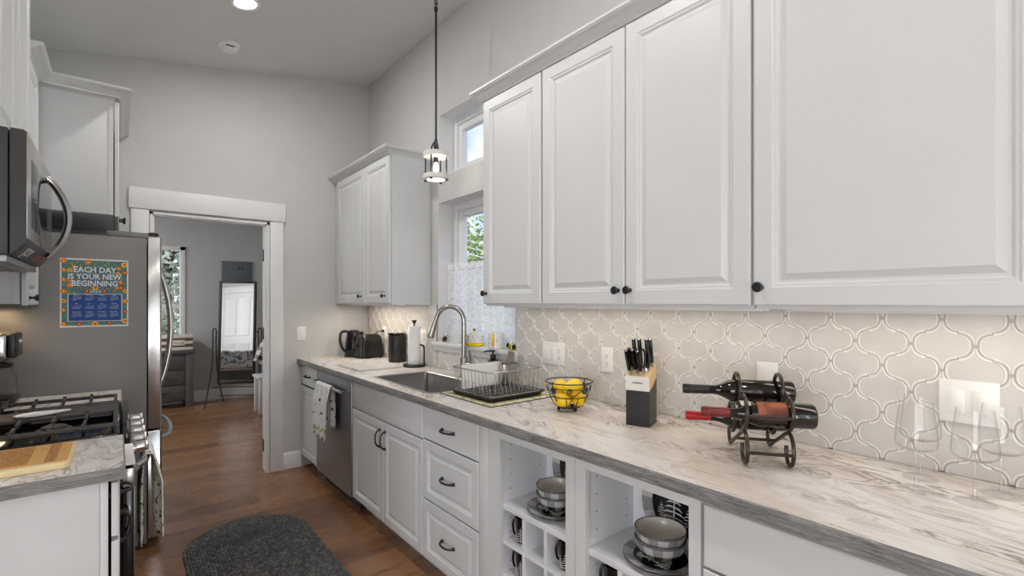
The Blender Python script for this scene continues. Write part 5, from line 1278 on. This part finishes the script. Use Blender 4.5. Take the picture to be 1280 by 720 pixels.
# ================================================================== WINE GLASSES
g = thing('wine_glass', 'clear stemmed wine glass at the front left of the four glasses', 'wine glass', (1.572, .292, CT), 0, 'clear wine glasses at the right end of the counter')
m = MB(); m.lathe([(0, .0), (.039, 0), (.040, .0012), (.039, .0022), (.020, .0045), (.0075, .0072), (0, .0074)], (0, 0, 0), 40, None, False, False); m.build('foot', 'glass', g)
m = MB(); m.lathe([(0, .0075), (.0072, .0076), (.0042, .014), (.0036, .05), (.0036, .088), (.006, .098), (.012, .102), (0, .1025)], (0, 0, 0), 40, None, False, False); m.build('stem', 'stemglass', g)
m = MB(); m.lathe([(.0, .1027), (.013, .1025), (.030, .105), (.0425, .1135), (.0445, .122), (.0425, .150), (.0345, .224), (.0340, .2245), (.0335, .224), (.0414, .150), (.0434, .122), (.0415, .115), (.030, .1068), (.013, .1045), (0, .1045)], (0, 0, 0), 48, None, False, False); m.build('bowl', 'glass', g)
for (x, y, lb) in ((1.575, .184, 'clear stemmed wine glass at the front right of the four glasses'), (1.690, .305, 'clear stemmed wine glass at the back left, behind its twin'), (1.690, .150, 'clear stemmed wine glass at the far right near the switch plate')):
    c = copy_tree(g); c.location = (x, y, CT); c['label'] = lb

# ================================================================== DISHES ON THE OPEN SHELVES
SH = .5702
def tree_on(b, c, U, V, N, h, seed=0):
    """snowy pine painted on glaze: thin raised strokes"""
    c, U, V, N = map(Vector, (c, U, V, N)); r = random.Random(seed)
    b.tube([c, c + V * h], [h * .022, h * .010], 5, flat=1)
    n = 6
    for k in range(n):
        y = h * (.10 + .82 * k / n); l_ = h * .36 * (1 - k / n) + h * .05
        for s_ in (-1, 1):
            p0 = c + V * y; p1 = c + V * (y - l_ * .22 + r.uniform(-.02, .02) * h) + U * (s_ * l_ * r.uniform(.85, 1.1)); b.tube([p0, (p0 + p1) / 2 + V * h * .02, p1], [h * .020, h * .024, h * .010], 5)
            pm = (p0 + p1) / 2; b.tube([pm, pm + V * (h * .05) + U * (s_ * h * .05)], [h * .016, h * .006], 5)
def dish_plate(name, label, loc, tilt=None, r=.116, group=None):
    t = thing(name, label, 'plate', loc, 0, group)
    if tilt: t.rotation_euler = tilt
    b = MB(); b.lathe([(0, 0), (r * .55, 0), (r * .60, .003), (r * .72, .006), (r - .001, .014), (r, .016), (r * .985, .0172)], (0, 0, 0), 56, None, True, False)
    b.mi = 1; b.lathe([(r * .985, .0172), (r * .72, .0095)], (0, 0, 0), 56, None, False, False)
    b.mi = 2; b.lathe([(r * .72, .0095), (r * .62, .0060), (r * .45, .0052), (0, .0052)], (0, 0, 0), 56, None, False, True)
    b.mi = 3
    tree_on(b, (-r * .38, r * .10, .0056), (0, 1, 0), (1, 0, 0), (0, 0, 1), r * .90, 1); tree_on(b, (-r * .45, -r * .32, .0056), (0, 1, 0), (1, 0, 0), (0, 0, 1), r * .55, 2); tree_on(b, (-r * .45, r * .46, .0056), (0, 1, 0), (1, 0, 0), (0, 0, 1), r * .45, 3)
    b.build('dish', ['greyglaze', 'checkL', 'blackglaze', 'treewhite'], t); return t
def dish_bowl(label, loc, rz, group):
    t = thing('bowl', label, 'bowl', loc, rz, group); r = .080
    b = MB(); b.lathe([(0, 0), (.036, 0), (.040, .004), (.052, .012)], (0, 0, 0), 56, None, True, False)
    b.mi = 1; b.lathe([(.052, .012), (.064, .022), (.0715, .034)], (0, 0, 0), 56, None, False, False)
    b.mi = 2; b.lathe([(.0715, .034), (.0765, .046), (.0790, .058)], (0, 0, 0), 56, None, False, False)
    b.mi = 0; b.lathe([(.0790, .058), (.0805, .064), (.0800, .0665), (.0780, .0668), (.0765, .0650)], (0, 0, 0), 56, None, False, False)
    b.mi = 3; b.lathe([(.0765, .0650), (.0740, .050), (.066, .032), (.050, .017), (.030, .0095), (0, .008)], (0, 0, 0), 56, None, False, True)
    b.build('bowl_body', ['greyglaze', 'checkD', 'checkL', 'creamglaze'], t); return t
for k, (cx_, cy_, nm) in enumerate(((1.330, 1.345, 'left open shelf'), (1.332, .880, 'right open shelf'))):
    gp = f'pine dinnerware on the {nm}'
    dish_plate('plate', f'dark pine-tree plate at the bottom of the stack on the {nm}', (cx_, cy_, SH), group=gp)
    dish_plate('plate', f'dark pine-tree plate directly under the bowls on the {nm}', (cx_, cy_, SH + .0068), group=gp)
    dish_bowl(f'grey checked bowl, lower of the two stacked on the {nm}', (cx_, cy_, SH + .0122), .3, gp)
    dish_bowl(f'grey checked cream-lined bowl on top of the stack on the {nm}', (cx_, cy_, SH + .0122 + .029), .9, gp)
    dish_plate('plate', f'dark pine-tree plate standing on edge at the back of the {nm}', (1.4550, cy_ + (.0 if k == 0 else .01), SH + .137), (0, math.radians(-86), 0), .135, gp)
cells = [1.541 - .1237 / 2 + .002, 1.541 - .1237 * 1.5, 1.541 - .1237 * 2.5 - .002]
mug0 = None
for (y, z, lb) in ((cells[0], .4197, 'black pine-tree mug in the top left cubby'), (cells[2], .4197, 'black pine-tree mug in the top right cubby of the left unit'), (cells[0], .2862, 'black pine-tree mug in the second cubby down at left'), (1.078 - .1243 / 2 + .002, .4197, 'black pine-tree mug in the cubby below the right-hand bowls')):
    if mug0 is None:
        mug0 = thing('mug', lb, 'mug', (1.285, y, z), 0, 'pine-tree mugs in the cubbies'); r, h = .0385, .098
        b = MB(); b.lathe([(0, 0), (r * .9, 0), (r, .004), (r, h - .002), (r - .0018, h), (r - .0036, h - .002), (r - .004, .008), (0, .007)], (0, 0, 0), 36, None, False, False); b.mi = 1
        for k in range(9):
            a = 2 * PI * k / 9; c = (r * 1.004 * math.cos(a), r * 1.004 * math.sin(a), .006); tree_on(b, c, (-math.sin(a), math.cos(a), 0), (0, 0, 1), (math.cos(a), math.sin(a), 0), .030 + .016 * (k % 3), k)
        b.build('cup', ['blackglaze', 'treewhite'], mug0)
        b = MB(); b.tube(smooth_path([(-.016, .0345, h * .86), (-.024, .041, h * .84), (-.028, .044, h * .55), (-.024, .041, h * .25), (-.016, .0345, h * .2)], 5), .0045, 8); b.build('handle', 'blackglaze', mug0)
    else:
        c = copy_tree(mug0); c.location = (1.285, y, z); c['label'] = lb

# ================================================================== RUG
b = MB((.595, 2.74, 0)); uvl = b.bm.loops.layers.uv.new('UVMap'); NR, SUB, NA = 21, 4, 240; RW = .325; HL = .40; wr = RW / NR
def stad(d, s_):
    per = 4 * HL + 2 * PI * RW; q = s_ * per
    if q < 2 * HL: return (d, -HL + q)
    q -= 2 * HL
    if q < PI * RW: a = q / RW; return (d * math.cos(a), HL + d * math.sin(a))
    q -= PI * RW
    if q < 2 * HL: return (-d, HL - q)
    q -= 2 * HL; a = PI + q / RW; return (d * math.cos(a), -HL + d * math.sin(a))
V = []
for i in range(NR * SUB + 1):
    d = wr * i / SUB; hgt = .006 + .0045 * abs(math.sin(PI * i / SUB))
    if i == NR * SUB: hgt = .001
    V.append([b.v((.595 + stad(d, j / NA)[0], 2.74 + stad(d, j / NA)[1], hgt)) for j in range(NA)])
per = 4 * HL + 2 * PI * RW
for i in range(NR * SUB):
    for j in range(NA):
        fc = b.f([V[i][j], V[i + 1][j], V[i + 1][(j + 1) % NA], V[i][(j + 1) % NA]])
        if fc:
            for lp, (a, c) in zip(fc.loops, ((i, j), (i + 1, j), (i + 1, j + 1), (i, j + 1))): lp[uvl].uv = (c / NA * per / .0105, a / SUB)
o = b.build('braided_rug', 'rug', recalc=False); tag(o, 'charcoal braided oval rug on the wood floor', 'rug')

# ================================================================== BEDROOM
t = thing('cheval_mirror', 'tall black framed standing mirror in the room beyond the doorway', 'mirror', (1.255, 7.42, 0), math.radians(-30))
mw, mz0, mz1 = .47, .285, 1.675; tl = math.radians(-3.0); Tm = Matrix.Translation((0, 0, .98)) @ Matrix.Rotation(tl, 4, 'X') @ Matrix.Translation((0, 0, -.98))
b = MB(); b.T = Tm
for xa, xb in ((-mw / 2, -mw / 2 + .032), (mw / 2 - .032, mw / 2)): b.box(xa, xb, -.015, .015, mz0, mz1, .003)
for za, zb in ((mz0, mz0 + .045), (mz1 - .03, mz1)): b.box(-mw / 2 + .032, mw / 2 - .032, -.015, .015, za, zb, .003)
b.build('frame', 'iron', t)
b = MB(); b.T = Tm; b.box(-mw / 2 + .030, mw / 2 - .030, -.004, .008, mz0 + .040, mz1 - .028); b.build('mirror_glass', 'mirror', t)
for s_ in (-1, 1):
    x = s_ * (mw / 2 + .040); b = MB()
    b.tube(smooth_path([(x - s_ * .012, 0, .99), (x - s_ * .006, 0, 1.02), (x + s_ * .012, 0, 1.03), (x + s_ * .030, 0, 1.00), (x + s_ * .028, -.01, .80), (x + s_ * .030, -.05, .45), (x + s_ * .045, -.20, .02), (x + s_ * .048, -.22, .008)], 5), .0085, 8)
    b.tube(smooth_path([(x - s_ * .012, 0, .99), (x - s_ * .005, .01, .80), (x - s_ * .01, .05, .40), (x - s_ * .02, .20, .02), (x - s_ * .02, .22, .008)], 5), .0085, 8)
    b.tube([(x - s_ * .03, 0, .98), (x, 0, .98)], .008, 8); b.build('stand_leg', 'iron', t)
b = MB(); b.tube([(-mw / 2 - .06, -.06, .245), (mw / 2 + .06, -.06, .245)], .007, 8); b.build('stretcher', 'iron', t)
b = MB(); b.tube([(-mw / 2 - .055, .12, .10), (mw / 2 + .055, .12, .10)], .007, 8); b.build('lower_stretcher', 'iron', t)

t = thing('breaker_panel', 'grey electrical panel on the far wall above the mirror', 'electrical panel', (1.35, BY, 1.835))
b = MB(); b.box(-.196, .196, -.022, -.0005, -.148, .148, .003); b.build('cover', 'panelgrey', t)
b = MB(); b.box(-.11, .15, -.027, -.0222, -.12, .07, .002); b.build('door', 'panelgrey', t)
b = MB(); b.box(.005, .030, -.0295, -.0272, .035, .055, .001); b.box(.05, .075, -.0295, -.0272, .035, .055, .001); b.build('latch', 'black', t)

off = (.36, 7.78, 0); t = thing('dresser', 'weathered grey wood dresser against the far bedroom wall', 'dresser', off)
dx0, dx1, dy0, dy1 = -.05, .775, 7.60, 7.984
b = MB(off); b.box(dx0 + .02, dx1 - .02, dy0 + .02, dy1, .09, .712); b.build('case', 'greywood', t)
b = MB(off); b.box(dx0 - .02, dx1 + .02, dy0 - .02, dy1, .7125, .752, .004); b.build('top', 'greywood', t)
for x in (dx0, dx1 - .085):
    b = MB(off); b.box(x, x + .085, dy0, dy0 + .05, 0, .712, .003); b.build('post', 'greywood2', t)
for x in (dx0, dx1 - .085):
    b = MB(off); b.box(x, x + .085, dy1 - .05, dy1 - .001, 0, .09, .003); b.build('post', 'greywood2', t)
for k in range(3):
    b = MB(off); z = .110 + k * .197; b.box(dx0 + .09, dx1 - .090, dy0 + .002, dy0 + .02, z, z + .187, .003); d_ = b.build('drawer', 'greywood', t)
    b = MB(off); b.tube([(.30, dy0 - .018, z + .10), (.50, dy0 - .018, z + .10)], .006, 8)
    for x in (.31, .49): b.tube([(x, dy0 - .018, z + .10), (x, dy0 + .002, z + .10)], .005, 8)
    b.build('handle', 'black', d_)
off = (.52, 7.79, .7525); t = thing('striped_crate', 'white and brown striped wooden crate on the grey dresser', 'crate', off)
for k in range(5):
    z0 = .7527 + k * .040; b = MB(off); b.box(.28, .778, 7.700, 7.712, z0, z0 + .038, .002); b.box(.28, .778, 7.878, 7.890, z0, z0 + .038, .002); b.box(.28, .292, 7.7121, 7.8779, z0, z0 + .038, .002); b.box(.766, .778, 7.7121, 7.8779, z0, z0 + .038, .002)
    b.build('slat', 'whitewash' if k % 2 == 0 else 'brown', t)
b = MB(off); b.box(.52, .69, 7.696, 7.6995, .815, .885, .001); b.mi = 1; b.text('CISCO', .05, (.605, 7.6952, .850), (1, 0, 0), (0, 0, 1)); b.build('nameplate', ['whitewash', 'c_teal'], t)
b = MB(off); b.tube([(.5 + .09 * math.cos(PI * i / 14) - .05, 7.79, .93 + .10 * math.sin(PI * i / 14)) for i in range(15)], .006, 8); b.build('handle', 'iron', t)

off = (1.56, 6.72, 0); t = thing('stool', 'white wooden stool partly hidden by the door frame', 'stool', off)
b = MB(off); b.box(1.335, 1.79, 6.56, 6.90, .435, .465, .004); b.build('seat', 'trim', t)
for x in (1.352, 1.72):
    for y in (6.58, 6.83): b = MB(off); b.box(x, x + .05, y, y + .05, 0, .4348, .003); b.build('leg', 'trim', t)
def m_plaid():
    q = NM('black_white_plaid'); s = q.n('ShaderNodeSeparateXYZ', {0: q.coord()})
    f = lambda o: q.math('GREATER_THAN', q.math('FRACT', q.math('MULTIPLY', o, 9.0)), .55)
    q.col(q.ramp(q.math('MULTIPLY', q.math('ADD', f(s.outputs[0]), f(s.outputs[2])), .5), [(.2, rgb(222, 220, 216)), (.5, rgb(150, 148, 146)), (.9, rgb(50, 50, 52))])); q.set(rough=.9); return q.m
M['plaid'] = m_plaid()
b = MB(); n = 14; rs = []
def pil(i, j, s_):
    u, v = i / n * 2 - 1, j / n * 2 - 1; k = (1 - u * u) ** .5 * (1 - v * v) ** .5 if abs(u) < 1 and abs(v) < 1 else 0
    return (u * .20 * (1 - .06 * v * v), s_ * (.07 * k ** .6 if k > 0 else 0), v * .20 * (1 - .06 * u * u))
for s_ in (-1, 1):
    G = [[b.v(pil(i, j, s_)) for j in range(n + 1)] for i in range(n + 1)]
    for i in range(n):
        for j in range(n): b.f([G[i][j], G[i + 1][j], G[i + 1][j + 1], G[i][j + 1]])
bmesh.ops.remove_doubles(b.bm, verts=b.bm.verts[:], dist=.0001)
o = b.build('throw_pillow', 'plaid'); o.location = (1.560, 6.74, .735); o.rotation_euler = (math.radians(-12), math.radians(28), 0)
tag(o, 'black and white plaid throw pillow on the white stool', 'pillow')
b = MB((.9, 7.9, 0)); b.tube(smooth_path([(.80, 7.95, .05), (.86, 7.93, .006), (.98, 7.90, .006), (1.08, 7.93, .006), (1.12, 7.965, .12), (1.12, 7.98, .25)], 6), .0035, 6)
tag(b.build('lamp_cord', 'wplastic'), 'thin white cord along the baseboard beside the dresser', 'cord')
# bed seen in the standing mirror
off = (-1.3, 6.2, 0); t = thing('bed', 'bed with pale blue-grey floral cover reflected in the standing mirror', 'bed', off)
b = MB(off); b.box(-2.60, -.35, 5.25, 6.75, .12, .40, .01)
b.build('base', 'greywood', t)
for x in (-2.56, -.47):
    for y in (5.30, 6.62): b = MB(off); b.box(x, x + .08, y, y + .08, 0, .12, .003); b.build('leg', 'greywood2', t)
b = MB(off); b.box(-2.60, -.36, 5.26, 6.74, .401, .68, .06, 4); b.build('mattress', 'paper', t)
b = MB(off); b.box(-2.4, -.32, 5.22, 6.78, .44, .76, .05, 4); b.build('duvet', 'duvet', t)
# closet door reflected in the mirror
b = MB(); Y_ = 4.421; xc = -2.35
b.box(xc - .51, xc - .42, Y_, Y_ + .02, 0, 2.06, .002); b.box(xc + .42, xc + .51, Y_, Y_ + .02, 0, 2.06, .002); b.box(xc - .53, xc + .53, Y_, Y_ + .026, 2.06, 2.20, .002); b.box(xc - .42, xc + .42, Y_, Y_ + .012, .01, 2.055)
for za, zb in ((.2, .95), (1.1, 1.95)):
    for xa in (xc - .37, xc + .04): b.panel((xa + .33, Y_ + .012, za), (0, 1, 0), .33, zb - za, [(0, .002), (.012, .010), (.03, .004)], 0)
struct(b.build('door_3', 'trim'))

# ================================================================== OUTSIDE
struct(MB().box(-30, 40, -30, 60, -.6, -.55).build('ground', 'grass'))
def tree(label, x, y, h, w, mat, seed, n=9000):
    t = thing('tree', label, 'tree', (x, y, -.55), 0, 'trees outside the windows'); r = random.Random(seed)
    b = MB(); b.tube([(0, 0, 0), (.05, .02, h * .3), (.0, .05, h * .6), (.04, 0, h * .85)], [.13, .10, .06, .02], 8)
    for k in range(7):
        a = r.uniform(0, 2 * PI); z = h * r.uniform(.3, .7); b.tube([(0, 0, z), (math.cos(a) * w * .2, math.sin(a) * w * .2, z + h * .1), (math.cos(a) * w * .38, math.sin(a) * w * .38, z + h * .16)], [.04, .025, .01], 6)
    b.build('trunk', 'bark', t)
    b = MB(); bl = [(Vector((r.uniform(-.3, .3) * w, r.uniform(-.3, .3) * w, h * r.uniform(.22, .86))), r.uniform(.13, .24) * w) for _ in range(26)]
    for k in range(n):
        c, rr = bl[k % len(bl)]; d_ = Vector((r.gauss(0, 1), r.gauss(0, 1), r.gauss(0, 1))).normalized(); p = c + d_ * rr * r.uniform(.55, 1.05)
        u = Vector((r.gauss(0, 1), r.gauss(0, 1), r.gauss(0, .6))).normalized(); v = (d_ + Vector((r.gauss(0, .4), r.gauss(0, .4), r.gauss(0, .4)))).cross(u).normalized(); s_ = r.uniform(.045, .085)
        b.f([b.v(p - u * s_), b.v(p + v * s_ * .5 + u * s_ * .1), b.v(p + u * s_), b.v(p - v * s_ * .5 + u * s_ * .1)])
    b.build('foliage', mat, t, recalc=False); return t
tree('sunlit green tree outside the kitchen window under the power lines', 7.2, 11.6, 4.5, 3.6, 'leaf', 1)
tree('lower green tree farther along outside the kitchen window', 11.4, 13.4, 4.0, 4.0, 'leaf', 2)
tree('green tree farthest back outside the kitchen window', 9.4, 16.8, 4.6, 4.2, 'leaf', 3)
tree('grey-green tree outside the bedroom window', .75, 12.0, 6.2, 5.0, 'leafp', 4, 11000)
for k, (z0, z1) in enumerate(((3.30, 2.55), (3.12, 2.42), (2.95, 2.30))):
    b = MB((6, 9, 2.5)); b.tube([(2.6 + 9 * i / 24, 8.5 + 1.2 * i / 24, z0 + (z1 - z0) * i / 24 - .25 * math.sin(PI * i / 24)) for i in range(25)], .012, 6)
    tag(b.build('power_line', 'wplastic'), ['highest pale power line outside the kitchen window', 'middle pale power line outside the kitchen window', 'lowest pale power line outside the kitchen window'][k], 'power line', 'power lines outside')
